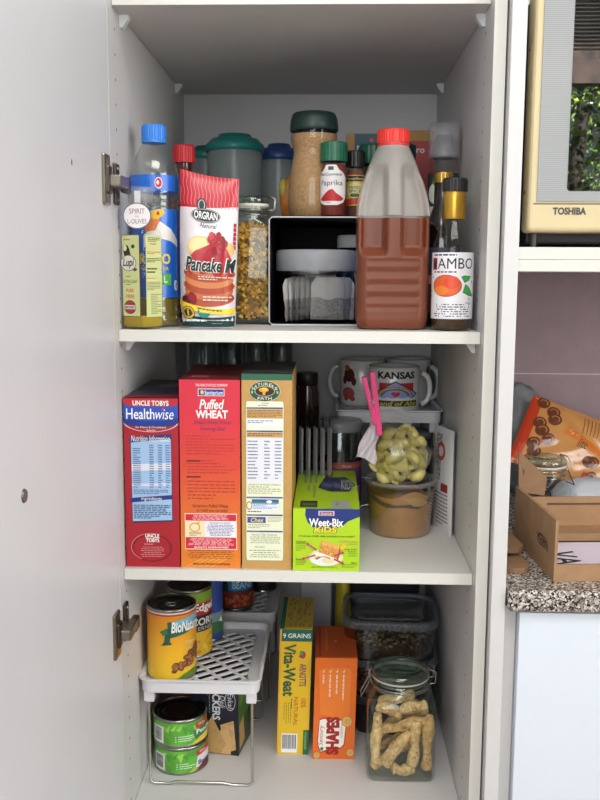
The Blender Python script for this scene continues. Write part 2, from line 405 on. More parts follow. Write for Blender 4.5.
# cardboard tray box on the bench
KR = P(160, 124, 90, .75, noise=.04, scale=40); KRD = P(140, 106, 76, .75, noise=.04, scale=40)
cb = thing('cardboard_box', 'open brown cardboard carton with low front lip on granite worktop', 'box', (.598, .01, .8952), 4)
BW, BD, BH = .36, .2, .087
def wallbox(name, x0, x1, y0, y1, z0, z1, fn=None):
    b = MB().box(x0, x1, y0, y1, z0, z1, KR)
    if fn: fn(b)
    return b.build(name, cb)
def inkl(b):
    F = flat((0, BD, BH), (0, -BD, 0), (0, 0, -BH)); b.text(F, 'VARESA', .60, .42, .86, .62, P(45, 40, 40, .8), 1, bold=.01, rot=180)
wallbox('side_wall', 0, .004, 0, BD, 0, BH, inkl); wallbox('side_wall', BW - .004, BW, 0, BD, 0, BH)
wallbox('base', .004, BW - .004, 0, BD, 0, .004)
wallbox('front_lip', .004, BW - .004, 0, .004, .004, .024)
def back(b):
    b.box(.004, BW - .004, BD - .05, BD - .004, .012, .024, KR); b.box(.05, BW - .004, BD - .0055, BD - .0035, .058, .0605, P(95, 68, 45, .8))
wallbox('back_wall', .004, BW - .004, BD - .004, BD, .004, .07, back)
b = MB().add([(0.002, .19, .08), (.048, .205, .07), (.05, .203, .1), (.0, .19, .145), (.002, .193, .08), (.048, .208, .07), (.05, .206, .1), (.0, .193, .145)],
             [[0, 1, 2, 3], [7, 6, 5, 4], [0, 4, 5, 1], [1, 5, 6, 2], [2, 6, 7, 3], [3, 7, 4, 0]], KRD)
F = flat((.003, .1895, .137), (.034, .0155, -.03), (.0, 0, -.03)); b.text(F, 'VARESA', .1, .5, .8, .85, P(45, 40, 40, .8), 1, rot=180)
b.build('corner_flap', cb)
b = MB().box(0, .33, 0, .122, 0, .002, P(218, 208, 222, .6)); F = flat((0, .122, .002), (.33, 0, 0), (0, -.122, 0))
b.text(F, 'VAR', .012, .3, .13, .92, P(40, 38, 44, .7), 1, bold=.015, rot=90)
o = b.build('paper_sheet', None, (.613, .022, .9)); o.rotation_euler = (rad(4), 0, rad(4)); tag(o, 'white printed paper sheet lying inside the cardboard carton', 'paper')
for i, (x, y, z, lab) in enumerate(((.5505, .085, .8955, 'brown paper bag end lying lowest on granite beside the panel'), (.549, .125, .9125, 'brown paper bag end lying above the other against the panel'))):
    b = MB(); pts = rsq(.02, .045, .0195, 6)
    b.rings([[(x_, y_, 0) for x_, y_ in pts], [(x_, y_, .014 - .006 * (y_ < 0)) for x_, y_ in pts]], KRD, False)
    o = b.build('paper_bag', None, (x, y, z)); o.rotation_euler = (0, 0, rad(12)); tag(o, lab, 'bag', 'brown paper bags')
def crumple(name, loc, r, mat, seed, jit, label, cat):
    b = MB(); R = random.Random(seed); b.ball((0, 0, r[2]), r, mat, 4, jit=jit, rnd=R)
    o = b.build(name, None, loc); tag(o, label, cat); return o
crumple('plastic_bag', (.655, .545, .8955), (.055, .035, .105), milky(150, 155, 158, .75, .3), 3, .05, 'grey crumpled plastic bag against the tiled wall', 'bag')
crumple('plastic_bag', (.735, .345, .8955), (.06, .045, .036), milky(215, 220, 226, .75, .25), 5, .06, 'white crumpled plastic bag behind the cardboard carton', 'bag')

def clip_jar(loc, rz, half, rad_, hs, rl, zl, label, grp=None, wire_side=-1, whiterim=False, glass=GLASSG):
    """square glass jar with a wire-bail glass lid"""
    t = thing('glass_jar', label, 'jar', loc, rz, grp)
    b = MB().loft([(half * .93, half * .93, rad_ * .9, 0), (half, half, rad_, .006), (half, half, rad_, hs - .015), (half * .93, half * .93, half * .9, hs), (rl * .95, rl * .95, rl * .95, hs + .008), (rl * .95, rl * .95, rl * .95, zl - .004)], glass, cap1=False)
    b.loft([(half * .9, half * .9, rad_ * .8, .007), (half * .93, half * .93, rad_ * .8, .0075), (half * .93, half * .93, rad_ * .8, .0085)], glass, cap0=False)
    for zz in (hs + .006, zl - .008): b.tube([(rl * .955 * cos(k * pi / 20), rl * .955 * sin(k * pi / 20), zz) for k in range(40)], .0012, clear(240, 248, 244, .22, .5, .08, 1.5, (228, 240, 233)), 6, True)
    b.build('body', t)
    b = MB().lathe([(rl * .96, zl - .004), (rl, zl - .003), (rl, zl)], P(235, 232, 222, .5) if whiterim else milky(232, 236, 230, .7), cap1=False, cap0=False); b.build('seal', t)
    b = MB().lathe([(rl * .97, zl), (rl * 1.02, zl + .002), (rl * 1.02, zl + .007), (rl * .9, zl + .012), (rl * .6, zl + .013), (rl * .55, zl + .010), (0.001, zl + .009)], clear(235, 240, 235, .12, .6, .05, 2, (215, 232, 222)), cap1=False)
    b.build('lid', t)
    s = wire_side; wr = .0011
    b = MB().tube([(s * (rl + .002) * cos(a), (rl + .002) * sin(a), hs + .012) for a in [k * pi / 12 for k in range(25)]][:24], wr, STEEL, 6, True)
    b.tube([(s * rl, -.012, hs + .012), (s * (rl + .006), -.012, zl + .004), (s * (rl + .001), -.01, zl + .012), (s * (rl + .001), .01, zl + .012), (s * (rl + .006), .012, zl + .004), (s * rl, .012, hs + .012)], wr, STEEL, 6)
    b.tube([(s * (rl + .004), -.01, hs + .014), (s * (rl + .01), -.01, hs + .002), (s * (rl + .017), -.01, hs - .012), (s * (rl + .017), .01, hs - .012), (s * (rl + .01), .01, hs + .002), (s * (rl + .004), .01, hs + .014)], wr, STEEL, 6)
    b.build('wire_clasp', t)
    b = MB().tube([(-s * rl, -.012, hs + .012), (-s * (rl + .009), -.012, hs + .014), (-s * (rl + .01), -.012, zl + .008), (-s * (rl - .002), -.01, zl + .012), (-s * (rl - .002), .01, zl + .012), (-s * (rl + .01), .012, zl + .008), (-s * (rl + .009), .012, hs + .014), (-s * rl, .012, hs + .012)], wr, STEEL, 6)
    b.build('wire_hinge', t)
    return t
clip_jar((.645, .285, .8955), 20, .036, .012, .083, .036, .108, 'empty clear glass jar with wire clasp behind cardboard carton', None, 1, glass=GLASS)

# snack packet leaning on the tiled wall
sp = thing('snack_packet', 'red and tan shiny snack packet leaning behind the glass jar', 'packet', (.7, .43, .8955))
TL, TR, BL = Vector((-.03, .06, .196)), Vector((.2, .08, .11)), Vector((-.09, -.01, .085))
def SM(u, v, l=0):
    bl = sin(pi * min(1, max(0, u))) ** .5 * sin(pi * min(1, max(0, v))) ** .5
    p = TL + (TR - TL) * u + (BL - TL) * v; n = (BL - TL).cross(TR - TL).normalized()
    return p + n * (.022 * bl + .0022 * sin(u * 23 + 3 * sin(v * 9)) * bl + .0003 * (l + 1))
TAN = P(214, 150, 84, .22, coat=.6); RED = P(206, 62, 28, .22, coat=.6)
b = MB(); b.grid(lambda u, v: SM(u, v, -1), 28, 20, TAN); n_ = Vector((0, 1, .1))
b.grid(lambda u, v: SM(1 - u, v, -1) + n_ * -(-.001) if v in (0, 1) or u in (0, 1) else TL + (TR - TL) * (1 - u) + (BL - TL) * v + n_ * .012, 14, 10, TAN)
b.rect(SM, 0, 0, .075, 1, RED, 0, 3, 14); b.rect(SM, .55, .82, 1, 1, RED, 0, 12, 4)
b.poly(SM, [(.3, .3), (.75, .55), (.74, .62), (.3, .42)], P(224, 120, 40, .25), 0)
R = random.Random(8)
for k in range(15):
    u = .1 + .06 * (k % 3) + R.uniform(-.02, .02) if k < 8 else R.uniform(.55, .95); v = .08 + .1 * k if k < 8 else R.uniform(.6, .92)
    b.oval(SM, u, v, .05, .085, P(112, 58, 34, .25, coat=.5), 2, 14); b.ring(SM, u, v, .035, .06, .35, P(176, 112, 70, .3), 3, 14, 200, 380)
b.text(SM, 'lite', .42, .42, .5, .55, P(80, 50, 40), 2, shear=.3)
for k in range(6): b.poly(SM, [(.42 + .03 * k, .1), (.425 + .03 * k, .1), (.44 + .028 * k, .34), (.435 + .028 * k, .34)], P(110, 60, 30), 1)
b.build('bag_body', sp)

# ------------------------------------------------------------------ first shelf
def cap_ribbed(r, z0, z1, mat, c=(0, 0), n=60, depth=.0006):
    b = MB(); rings = []
    for z, k in ((z0, 1), (z1 - .003, 1), (z1 - .001, .97), (z1, .9)):
        rings.append([(c[0] + (r * k + (depth if j % 2 and k == 1 else 0)) * sin(2 * pi * j / n), c[1] - (r * k + (depth if j % 2 and k == 1 else 0)) * cos(2 * pi * j / n), z) for j in range(n)])
    return b.rings(rings, mat, False)

# olive oil bottle: square, turned so a corner faces out
t = thing('olive_oil_bottle', 'square clear oil bottle with pale green labels at far left of top shelf', 'bottle', (.029, .0475, Z1), -31)
h = .021
MB().loft([(h - .003, h - .003, .004, 0), (h, h, .005, .004), (h, h, .005, .128), (h - .003, h - .003, .008, .137), (.0155, .0155, .0155, .148), (.0145, .0145, .0145, .156), (.0165, .0165, .0165, .17), (.0165, .0165, .0165, .189)], GLASS, k=5, cap1=False).build('body', t)
MB().loft([(h - .004, h - .004, .004, .003), (h - .0012, h - .0012, .004, .006), (h - .0012, h - .0012, .004, .019)], milky(196, 170, 40, .75, .1, (240, 215, 90))).build('oil', t)
LG = P(206, 214, 150, .5); TXT = P(60, 60, 40, .6); ORG = P(205, 95, 55, .6)
b = MB(); F = flat((-.016, -h, .127), (.032, 0, 0), (0, 0, -.11)); b.rect(F, 0, 0, 1, 1, P(120, 60, 60), 0); b.rect(F, .01, .005, .96, .99, LG, 1)
b.lines(F, .12, .05, .8, .075, 1, ORG, 2)
b.poly(F, [(.05, .14), (.3, .12), (.42, .17), (.5, .26), (.3, .3), (.12, .26)], P(50, 45, 50), 2); b.oval(F, .62, .14, .1, .025, P(70, 60, 70), 2, 10); b.oval(F, .18, .16, .1, .035, P(225, 220, 190), 3, 10)
b.oval(F, .36, .34, .44, .1, P(120, 115, 110), 2); b.oval(F, .36, .34, .41, .09, P(225, 224, 214), 3); b.text(F, 'Lupi', .06, .28, .68, .41, P(50, 45, 45), 4, shear=.15, bold=.02)
b.oval(F, .72, .42, .12, .02, P(90, 80, 80), 2, 8)
b.text(F, 'EXTRA LIGHT', .05, .545, .84, .585, TXT, 2); b.lines(F, .2, .5, .7, .52, 1, TXT, 2); b.lines(F, .2, .6, .7, .615, 1, TXT, 2)
b.text(F, 'PURE', .2, .655, .62, .7, ORG, 2, bold=.01); b.text(F, 'FREE', .2, .725, .66, .77, ORG, 2, bold=.01)
b.oval(F, .4, .88, .34, .085, P(60, 55, 55), 2); b.oval(F, .4, .88, .31, .075, P(168, 45, 45), 3); b.rect(F, .1, .855, .72, .905, P(225, 220, 215), 4); b.text(F, 'BONO', .14, .865, .68, .897, P(50, 40, 40), 5, bold=.03)
b.build('front_label', t)
b = MB(); F = flat((h, -.016, .127), (0, .032, 0), (0, 0, -.11)); b.rect(F, .02, 0, 1, 1, LG, 0)
b.lines(F, .15, .03, .9, .09, 3, TXT, 1, 2); b.lines(F, .3, .1, .95, .13, 1, ORG, 1, 3); b.lines(F, .1, .2, .95, .24, 2, ORG, 1, 4); b.lines(F, .08, .28, .95, .34, 3, TXT, 1, 5); b.lines(F, .08, .4, .7, .48, 2, TXT, 1, 6); b.lines(F, .08, .52, .95, .54, 1, ORG, 1, 7); b.lines(F, .08, .57, .9, .68, 6, TXT, 1, 8, .3); b.lines(F, .3, .72, .95, .98, 12, TXT, 1, 9, .3)
b.build('side_label', t)
MB().lathe([(.0155, .17), (.0172, .171), (.0172, .189), (.0165, .191), (.001, .191)], milky(190, 192, 195, .25), seg=32).build('cap', t)
b = MB(); b.box(-.004, .004, -.0185, -.0172, .165, .187, P(214, 214, 216, .5)); F = flat((-.019, -.0215, .171), (.038, 0, 0), (0, 0, -.034))
q = MB(); pts = [(cos(rad(a)), sin(rad(a))) for a in range(0, 360, 12)]
b.rings([[(.019 * x, -.0205, .154 + .0175 * z) for x, z in pts], [(.019 * x, -.0215, .154 + .0175 * z) for x, z in pts]], P(110, 110, 112), False)
b.oval(F, .5, .5, .475, .47, P(234, 232, 234), 0, 32); b.text(F, 'SPIRIT', .22, .22, .78, .42, P(150, 90, 100), 1); b.text(F, 'N', .45, .48, .55, .56, P(190, 90, 100), 1); b.text(F, 'L-OLIVES', .16, .62, .84, .8, P(120, 90, 100), 1)
tg = b.build('neck_tag', t); tg.rotation_euler = (0, 0, rad(28)); tg.location = (0, 0, -.002)

# big oil bottle with blue label
PET = clear(249, 251, 250, .12, .5, .16, 2.2)
t = thing('sunflower_oil_bottle', 'tall ribbed plastic oil bottle with blue cap and blue label', 'bottle', (.0362, .110, Z1))
def rb(z): return .034
prof = [(.026, 0), (.033, .004), (.034, .01)]
for z in (.012, .024): prof += [(.034, z), (.0315, z + .004), (.034, z + .009)]
prof += [(.034, .04), (.034, .166)]
for z in (.168, .177): prof += [(.034, z), (.0318, z + .004), (.034, z + .0085)]
prof += [(.034, .19), (.034, .212)]
for i in range(1, 15):
    a = i / 14; prof.append((.0135 + .0205 * (1 - a ** 1.6) + (.0005 if i % 2 else -.0004), .212 + .048 * a))
prof += [(.013, .262), (.013, .28)]
MB().lathe(prof, PET, cap1=False).build('body', t)
MB().lathe([(r - .001, max(z, .002)) for r, z in prof if z < .06] , milky(205, 180, 70, .35, .1, (240, 225, 150))).build('oil', t)
BLU = P(28, 104, 205, .3, coat=.3)
b = MB(); M = cylM(.034, .190, .2115, -180, 180); b.rect(M, 0, 0, 1, 1, BLU, 0, 60); b.oval(M, .555, .52, .025, .36, P(235, 235, 240), 1); b.oval(M, .555, .52, .021, .3, P(205, 40, 50), 2); b.oval(M, .55, .5, .008, .14, P(240, 235, 235), 3)
b.build('neck_label', t)
b = MB(); M = cylM(.034, .042, .165, -110, 110); b.rect(M, 0, 0, 1, 1, BLU, 0, 44)
b.poly(M, [(.5, .02), (.62, .0), (.66, .04), (.57, .13), (.5, .16)], P(232, 190, 50), 1); b.poly(M, [(.44, .1), (.6, .12), (.55, .24), (.44, .26)], P(225, 120, 60), 2); b.oval(M, .58, .05, .015, .02, P(190, 40, 40), 3)
b.poly(M, [(.42, .3), (.5, .22), (.6, .14), (.72, .22), (.82, .34), (.82, .42), (.72, .36), (.6, .33), (.5, .38), (.42, .44)], P(228, 225, 222), 1)
b.text(M, 'CRISCO', .28, .5, .71, .62, P(245, 215, 50), 2, bold=.03); b.text(M, 'SUNFLOWER', .3, .65, .69, .69, P(240, 200, 60), 2)
b.poly(M, [(.5, .73), (.72, .73), (.72, .86), (.5, .86)], P(80, 175, 70), 1); b.text(M, '1L', .60, .75, .67, .83, WHITE, 2, bold=.02)
b.oval(M, .79, .86, .03, .06, WHITE, 1, 16); b.text(M, 'e', .78, .83, .805, .89, BLACK, 2)
b.build('main_label', t)
b = cap_ribbed(.0165, .2615, .2825, P(48, 128, 222, .35)); b.lathe([(.017, .2575), (.0172, .2605), (.0165, .2615)], P(48, 128, 222, .35)); b.build('cap', t)

t = thing('sauce_bottle', 'brown sauce bottle with red screw cap behind the pancake mix', 'bottle', (.058, .24, Z1))
MB().lathe([(.026, 0), (.028, .006), (.028, .17), (.024, .2), (.013, .225), (.0125, .25)], P(70, 30, 25, .15, coat=.6)).build('body', t)
b = MB(); b.rect(cylM(.028, .05, .16, -120, 120), 0, 0, 1, 1, P(170, 30, 35, .4), 0, 30); b.build('label', t)
cap_ribbed(.0165, .246, .273, P(190, 28, 36, .4)).build('cap', t)

# pancake mix bag
t = thing('pancake_mix_bag', 'white foil pancake mix bag with red striped folded top', 'bag', (.1155, .0835, Z1), 0)
def PH(u): return .219 - .014 * u - .003 * sin(pi * u)
def PS(u, v, l=0, s=-1):
    w = .074 + .008 * (1 - v) ** .6; x = (u - .5) * w + (-.001 if v < .9 else 0) + (.0045 * (1 - v) - .0045) * (1 if u > .5 else .3) * 0
    d = .023 * min(1, ((v + .001) / .5)) ** .7 + .0015
    bul = (1 - abs(2 * u - 1) ** 5 * .75) * (1 - .15 * (v > .97))
    y = s * d * bul + s * .0012 * sin(9 * u + 14 * v) * sin(pi * u) * sin(pi * v)
    return Vector((x + .004 * (1 - v), y + s * .00025 * (l + 1), PH(u) * (1 - v) + .001))
FOIL = P(226, 220, 224, .32, coat=.3); PRED = P(186, 18, 38, .35, coat=.2)
b = MB(); b.grid(lambda u, v: PS(u, v, -1), 24, 40, FOIL); b.grid(lambda u, v: PS(1 - u, v, -1, 1), 24, 40, FOIL)
b.grid(lambda u, v: PS(0, v, -1, 1).lerp(PS(0, v, -1, -1), u), 2, 40, FOIL); b.grid(lambda u, v: PS(1, v, -1, -1).lerp(PS(1, v, -1, 1), u), 2, 40, FOIL); b.grid(lambda u, v: PS(u, 1, -1, -1).lerp(PS(u, 1, -1, 1), v), 8, 2, FOIL)
b.grid(lambda u, v: PS(u, v * (.235 - .045 * u), 0), 24, 10, PRED, True); b.grid(lambda u, v: PS(1 - u, v * .22, 0, 1), 24, 10, PRED, True)
LINE = P(218, 116, 124, .35)
for k in range(17):
    u0 = -.02 + k * .064
    for j in range(10):
        f = lambda v: u0 + .05 * v * 4 + .012 * sin(v * 60)
        va, vb = .021 * j, .021 * (j + 1)
        if f(vb) + .01 < 1 and f(va) > 0: b.add([PS(f(va), va, 1), PS(f(va) + .014, va, 1), PS(f(vb) + .014, vb, 1), PS(f(vb), vb, 1)], [[0, 1, 2, 3]], LINE)
def rp(pts, mat, l): b.poly(PS, pts, mat, l)
OUT = P(22, 40, 44, .4)
b.oval(PS, .39, .2, .085, .045, OUT, 2); b.oval(PS, .39, .2, .06, .035, P(200, 200, 200), 3); b.oval(PS, .39, .2, .045, .03, OUT, 4)
for k, (mt, e) in enumerate(((OUT, 0), (P(215, 215, 218), -.008), (OUT, -.014))): b.oval(PS, .47, .265, .25 + e * 1.2, .046 + e * .5, mt, 5 + k)
b.text(PS, 'ORGRAN', .27, .24, .67, .29, WHITE, 9, bold=.02); b.text(PS, 'Natural', .37, .315, .66, .345, P(70, 75, 80), 3, shear=.3)
# picture: a stack of pancakes with berries and syrup
for k, (v, col) in enumerate(((.8, (176, 78, 44)), (.755, (196, 110, 62)), (.72, (172, 70, 40)), (.68, (205, 128, 78)), (.64, (178, 74, 42)), (.6, (200, 116, 66)))):
    b.oval(PS, .54, v, .43 if k % 2 else .45, .06, P(*col, .35), 3 + k)
b.oval(PS, .4, .475, .24, .075, P(226, 196, 130), 6); b.oval(PS, .38, .465, .19, .055, P(236, 214, 160), 7); b.oval(PS, .8, .48, .17, .06, P(226, 190, 120), 6)
rp([(.14, .57), (.3, .5), (.5, .46), (.66, .42), (.86, .48), (.95, .56), (.93, .66), (.8, .63), (.7, .69), (.6, .63), (.42, .65), (.3, .61), (.22, .66)], P(176, 28, 40, .3), 9)
R = random.Random(2)
for k in range(16): b.oval(PS, .66 + R.uniform(-.13, .17), .43 + R.uniform(-.06, .07), .05, .028, P(*R.choice(((170, 20, 40), (140, 14, 34), (196, 40, 56))), .3), 10 + k % 3, 12)
for k in range(14): b.oval(PS, .1 + R.uniform(-.04, .2), .78 + R.uniform(-.04, .06), .05, .022, P(*R.choice(((120, 20, 34), (150, 30, 40), (90, 14, 30))), .3), 10 + k % 3, 12)
b.text(PS, 'Pancake M', .115, .535, 1.0, .635, WHITE, 14, shear=.25, bold=.07); b.text(PS, 'Pancake M', .13, .54, 1.0, .632, P(20, 45, 40), 15, shear=.25, bold=.03)
b.lines(PS, .36, .66, .98, .69, 2, P(232, 218, 205), 14, 4); b.lines(PS, .45, .79, .95, .83, 2, P(225, 210, 200), 14, 5)
def yb(u, s=0): return .84 + .05 * u + .02 * (1 - (2 * u - 1) ** 2) + s
for k in range(12):
    u0, u1 = k / 12, (k + 1) / 12; b.add([PS(u0, yb(u0) - .02, 15), PS(u1, yb(u1) - .02, 15), PS(u1, yb(u1) + .016, 15), PS(u0, yb(u0) + .016, 15)], [[0, 1, 2, 3]], P(238, 208, 40, .4))
b.lines(lambda u, v, l: PS(u, yb(u, v), l), .35, -.012, .9, .008, 1, P(80, 70, 40), 16, 6)
DG = P(28, 62, 60, .4)
for k in range(12):
    u0, u1 = k / 12, (k + 1) / 12; g = lambda u: .905 + .012 * u + .02 * sin(3 * u); b.add([PS(u0, g(u0), 3), PS(u1, g(u1), 3), PS(u1, .995, 3), PS(u0, .995, 3)], [[0, 1, 2, 3]], DG)
b.oval(PS, .17, .9, .125, .042, P(40, 40, 30), 15); b.oval(PS, .17, .9, .115, .038, P(206, 168, 56), 16); b.oval(PS, .17, .9, .08, .026, P(60, 55, 30), 17); b.rect(PS, .08, .893, .26, .907, P(206, 168, 56), 18); b.rect(PS, .155, .878, .185, .922, P(206, 168, 56), 18)
b.oval(PS, .46, .898, .11, .036, P(36, 128, 112), 15); b.text(PS, 'GLUTEN', .38, .892, .54, .902, P(200, 230, 220), 16)
b.lines(PS, .07, .945, .8, .958, 1, P(225, 230, 228), 15, 7, .9); b.lines(PS, .6, .968, .95, .978, 1, P(225, 230, 228), 15, 8)
for k in range(6): b.rect(PS, .945, .3 + .03 * k, .985, .325 + .03 * k, P(196, 40, 56), 3)
b.build('foil_bag', t)

# farfalle jar
clip_jar((.169, .195, Z1), 0, .0285, .006, .158, .0245, .18, 'square glass clip jar full of yellow bow-tie pasta', None, -1, True)
R = random.Random(11); b = MB(); YL = [P(222, 176, 74, .5), P(232, 190, 92, .5), P(206, 156, 58, .5)]
def bow(b, c, s, M, mat):
    vs = [(-1, -.55, .1), (-.45, -.3, -.12), (0, -.13, .22), (.45, -.3, -.12), (1, -.55, .1), (-1, .55, .1), (-.45, .3, -.12), (0, .13, .22), (.45, .3, -.12), (1, .55, .1), (0, 0, .38)]
    fs = [[0, 1, 6, 5], [1, 2, 10, 7, 6], [2, 3, 8, 7, 10], [3, 4, 9, 8]]
    b.add([Vector(c) + M @ (Vector(v) * s) for v in vs], fs, mat)
for k in range(560):
    z = R.uniform(.012, .142); side_ = k % 4
    if k < 480:
        q = R.uniform(-.019, .019); off = .0185 + R.uniform(-.004, .001)
        p = ((q, -off), (q, off), (-off, q), (off, q))[side_]
    else: p = (R.uniform(-.018, .018), R.uniform(-.018, .018)); z = R.uniform(.13, .15)
    bow(b, (p[0], p[1], z), .0078, Matrix.Rotation(R.uniform(0, 6.3), 3, 'Z') @ Matrix.Rotation(R.uniform(.3, 1.6), 3, 'X') @ Matrix.Rotation(R.uniform(0, 6.3), 3, 'Z'), R.choice(YL))
b.loft([(.0125, .0125, .004, .009), (.0125, .0125, .004, .138)], P(150, 108, 36, .7))
o = b.build('bow_tie_pasta', None, (.169, .195, Z1)); tag(o, 'yellow bow-tie pasta filling the square glass jar', 'pasta', None, 'stuff')

# plastic canisters at the back
TEAL = P(34, 128, 122, .35); NAVY = P(45, 72, 128, .4)
def canister(label, x, y, r, h, lid, hl):
    t = thing('storage_canister', label, 'canister', (x, y, Z1), 0, 'lidded storage canisters at the back')
    MB().lathe([(r * .88, 0), (r * .92, .006), (r * .97, h - .01), (r * .97, h)], milky(176, 188, 186, .5, .25), cap1=False).build('body', t)
    MB().lathe([(r * .99, h - .012), (r * 1.02, h - .011), (r * 1.02, h), (r * .95, h + .003), (r * .82, h + hl * .55), (r * .62, h + hl * .62), (r * .55, h + hl), (r * .25, h + hl), (.001, h + hl * .9)], lid, cap0=False, cap1=False).build('lid', t)
    return t
canister('large teal-lidded frosted canister behind the pancake mix', .119, .42, .05, .297, TEAL, .018)
canister('small teal-lidded canister in back left corner behind red cap', .055, .52, .034, .296, TEAL, .013)
canister('blue-lidded frosted canister at the back beside the coffee jar', .192, .50, .036, .292, NAVY, .018)

# black open box and what is in and on it
t = thing('metal_box', 'black open-fronted metal box lying on its side with white rim', 'box', (.31, .155, Z1))
BK = P(10, 10, 12, .6, spec=.2); RIM = P(205, 205, 210, .4)
x0, x1, dz, dy = -.1135, .112, .159, .29
MB().box(x0, x1, 0, dy, 0, .002, BK).build('base', t)
MB().box(x0, x1, 0, dy, dz - .002, dz, BK).build('top', t)
MB().box(x0, x0 + .002, 0, dy, .002, dz - .002, BK).build('side_wall', t); MB().box(x1 - .002, x1, 0, dy, .002, dz - .002, BK).build('side_wall', t)
MB().box(x0 + .002, x1 - .002, dy - .002, dy, .002, dz - .002, BK).build('back_wall', t)
b = MB(); b.tube([(x0 + .004, 0, .001), (x0, 0, .005), (x0, 0, dz - .004), (x0 + .004, 0, dz), (x1 - .004, 0, dz), (x1, 0, dz - .004), (x1, 0, .005), (x1 - .004, 0, .001)], .0011, RIM, 6, True)
b.build('rim', t)
TOPZ = Z1 + .1602
BZ = Z1 + .0025
t = thing('tea_bag_tub', 'clear round tub of tea bags with frosted lid inside black box', 'tub', (.2665, .2245, BZ))
MB().lathe([(.052, 0), (.056, .003), (.0585, .02), (.06, .084)], clear(232, 234, 236, .07, .5, .08, 2), cap1=False).build('body', t)
MB().lathe([(.0615, .078), (.0638, .08), (.0638, .106), (.0615, .110), (.057, .110), (.055, .107), (.001, .107)], milky(196, 200, 206, .55, .3), cap0=False, cap1=False).build('lid', t)
# tea bags: little pillow pouches
def pillow(w, h, th, mat, tagm=None):
    b = MB()
    def S(s): return lambda u, v: ((u - .5) * w * (1 - .12 * max(0, v - .8) * 5), s * th * (sin(pi * u) * sin(pi * v)) ** .6, v * h)
    def T(s):
        f = S(s); return lambda u, v: (lambda p: (p[0] * (1 - .25 * max(0, v - .86) * 7 * abs(2 * u - 1)), p[1] + .0009 * sin(11 * u + 5 * v) * sin(13 * v), p[2]))(f(u, v))
    tea = P(142, 136, 133, .8, noise=.15, scale=300)
    for s, g in ((-1, T(-1)), (1, lambda u, v: T(1)(1 - u, v))):
        b.grid(lambda u, v: g(u, v * (.5 + .03 * sin(9 * u))), 12, 8, tea); b.grid(lambda u, v: g(u, (.5 + .03 * sin(9 * u)) * (1 - v) + v), 12, 8, mat)
    return b
TB = milky(196, 192, 188, .9, .8); R = random.Random(5); proto = None
spots = [(-.036 + .0062 * i, -.024 + .002 * abs(i - 2), 62 + 4 * i, 'leaning tea bag seen edge-on in the left of the clear tub') for i in range(7)] + [(.016, -.041, 4, 'flat front tea bag with pale paper upper half in the clear tub'), (.034, -.03, 22, 'tea bag at the right side of the clear tub behind the front one'), (.004, -.005, 10, 'tea bag in the middle row of the clear tub'), (.02, .012, -10, 'tea bag deep in the clear tub behind the middle row')]
for i, (x, y, a, lab) in enumerate(spots):
    if i in (0, 7):
        b = pillow(.05 if i == 7 else .046, .064, .0042, TB); 
        ob = b.build('tea_bag'); proto = ob
    else:
        ob = proto.copy(); C.objects.link(ob)
    ob.location = (.2665 + x, .2245 + y, BZ + .005 + (.0 if i != 9 else .012)); ob.rotation_euler = (0, rad(-9 + 2.2 * i if i < 7 else R.uniform(-4, 4)), rad(a)); tag(ob, lab if i >= 7 else 'pale tea bag standing edge-on in the left of the clear tub', 'tea bag', 'tea bags in the clear tub')
o = pillow(.07, .05, .006, TB).build('tea_bag', None, (.262, .215, BZ + .073)); o.rotation_euler = (rad(72), 0, 0.2); tag(o, 'tea bag lying flat on top of the standing ones in tub', 'tea bag', 'tea bags in the clear tub')
t = thing('small_jar', 'small dark jar with white lid at the back of the black box', 'jar', (.3305, .302, BZ))
MB().lathe([(.03, 0), (.032, .004), (.032, .105), (.028, .118)], clear(120, 125, 125, .1, .5)).build('body', t); MB().lathe([(.031, .116), (.0325, .117), (.0325, .134), (.031, .136)], P(205, 205, 206, .5)).build('lid', t)
t = thing('tea_carton', 'blue and yellow carton standing in black box beside the jug', 'carton', (.347, .205, BZ))
b = MB().box(-.016, .016, -.05, .05, 0, .118, P(52, 78, 165, .4), .0005); F = flat((-.016, -.05, .118), (.032, 0, 0), (0, 0, -.118))
b.poly(F, [(0, .02), (1, .02), (1, .12), (0, .2)], P(205, 60, 50), 0); b.poly(F, [(0, .3), (1, .22), (1, .3), (0, .38)], P(210, 215, 235), 0); b.poly(F, [(0, .6), (.5, .66), (.4, .85), (0, .92)], P(228, 190, 120), 0); b.text(F, 'TEA', .2, .4, .9, .52, WHITE, 1); b.build('body', t)
t = thing('wrapped_packet', 'dark crumpled packet at the back left inside the black box', 'packet', (.235, .37, BZ))
R = random.Random(9); MB().ball((0, 0, .055), (.03, .03, .055), P(60, 40, 34, .4), 3, jit=.08, rnd=R).build('wrapping', t)

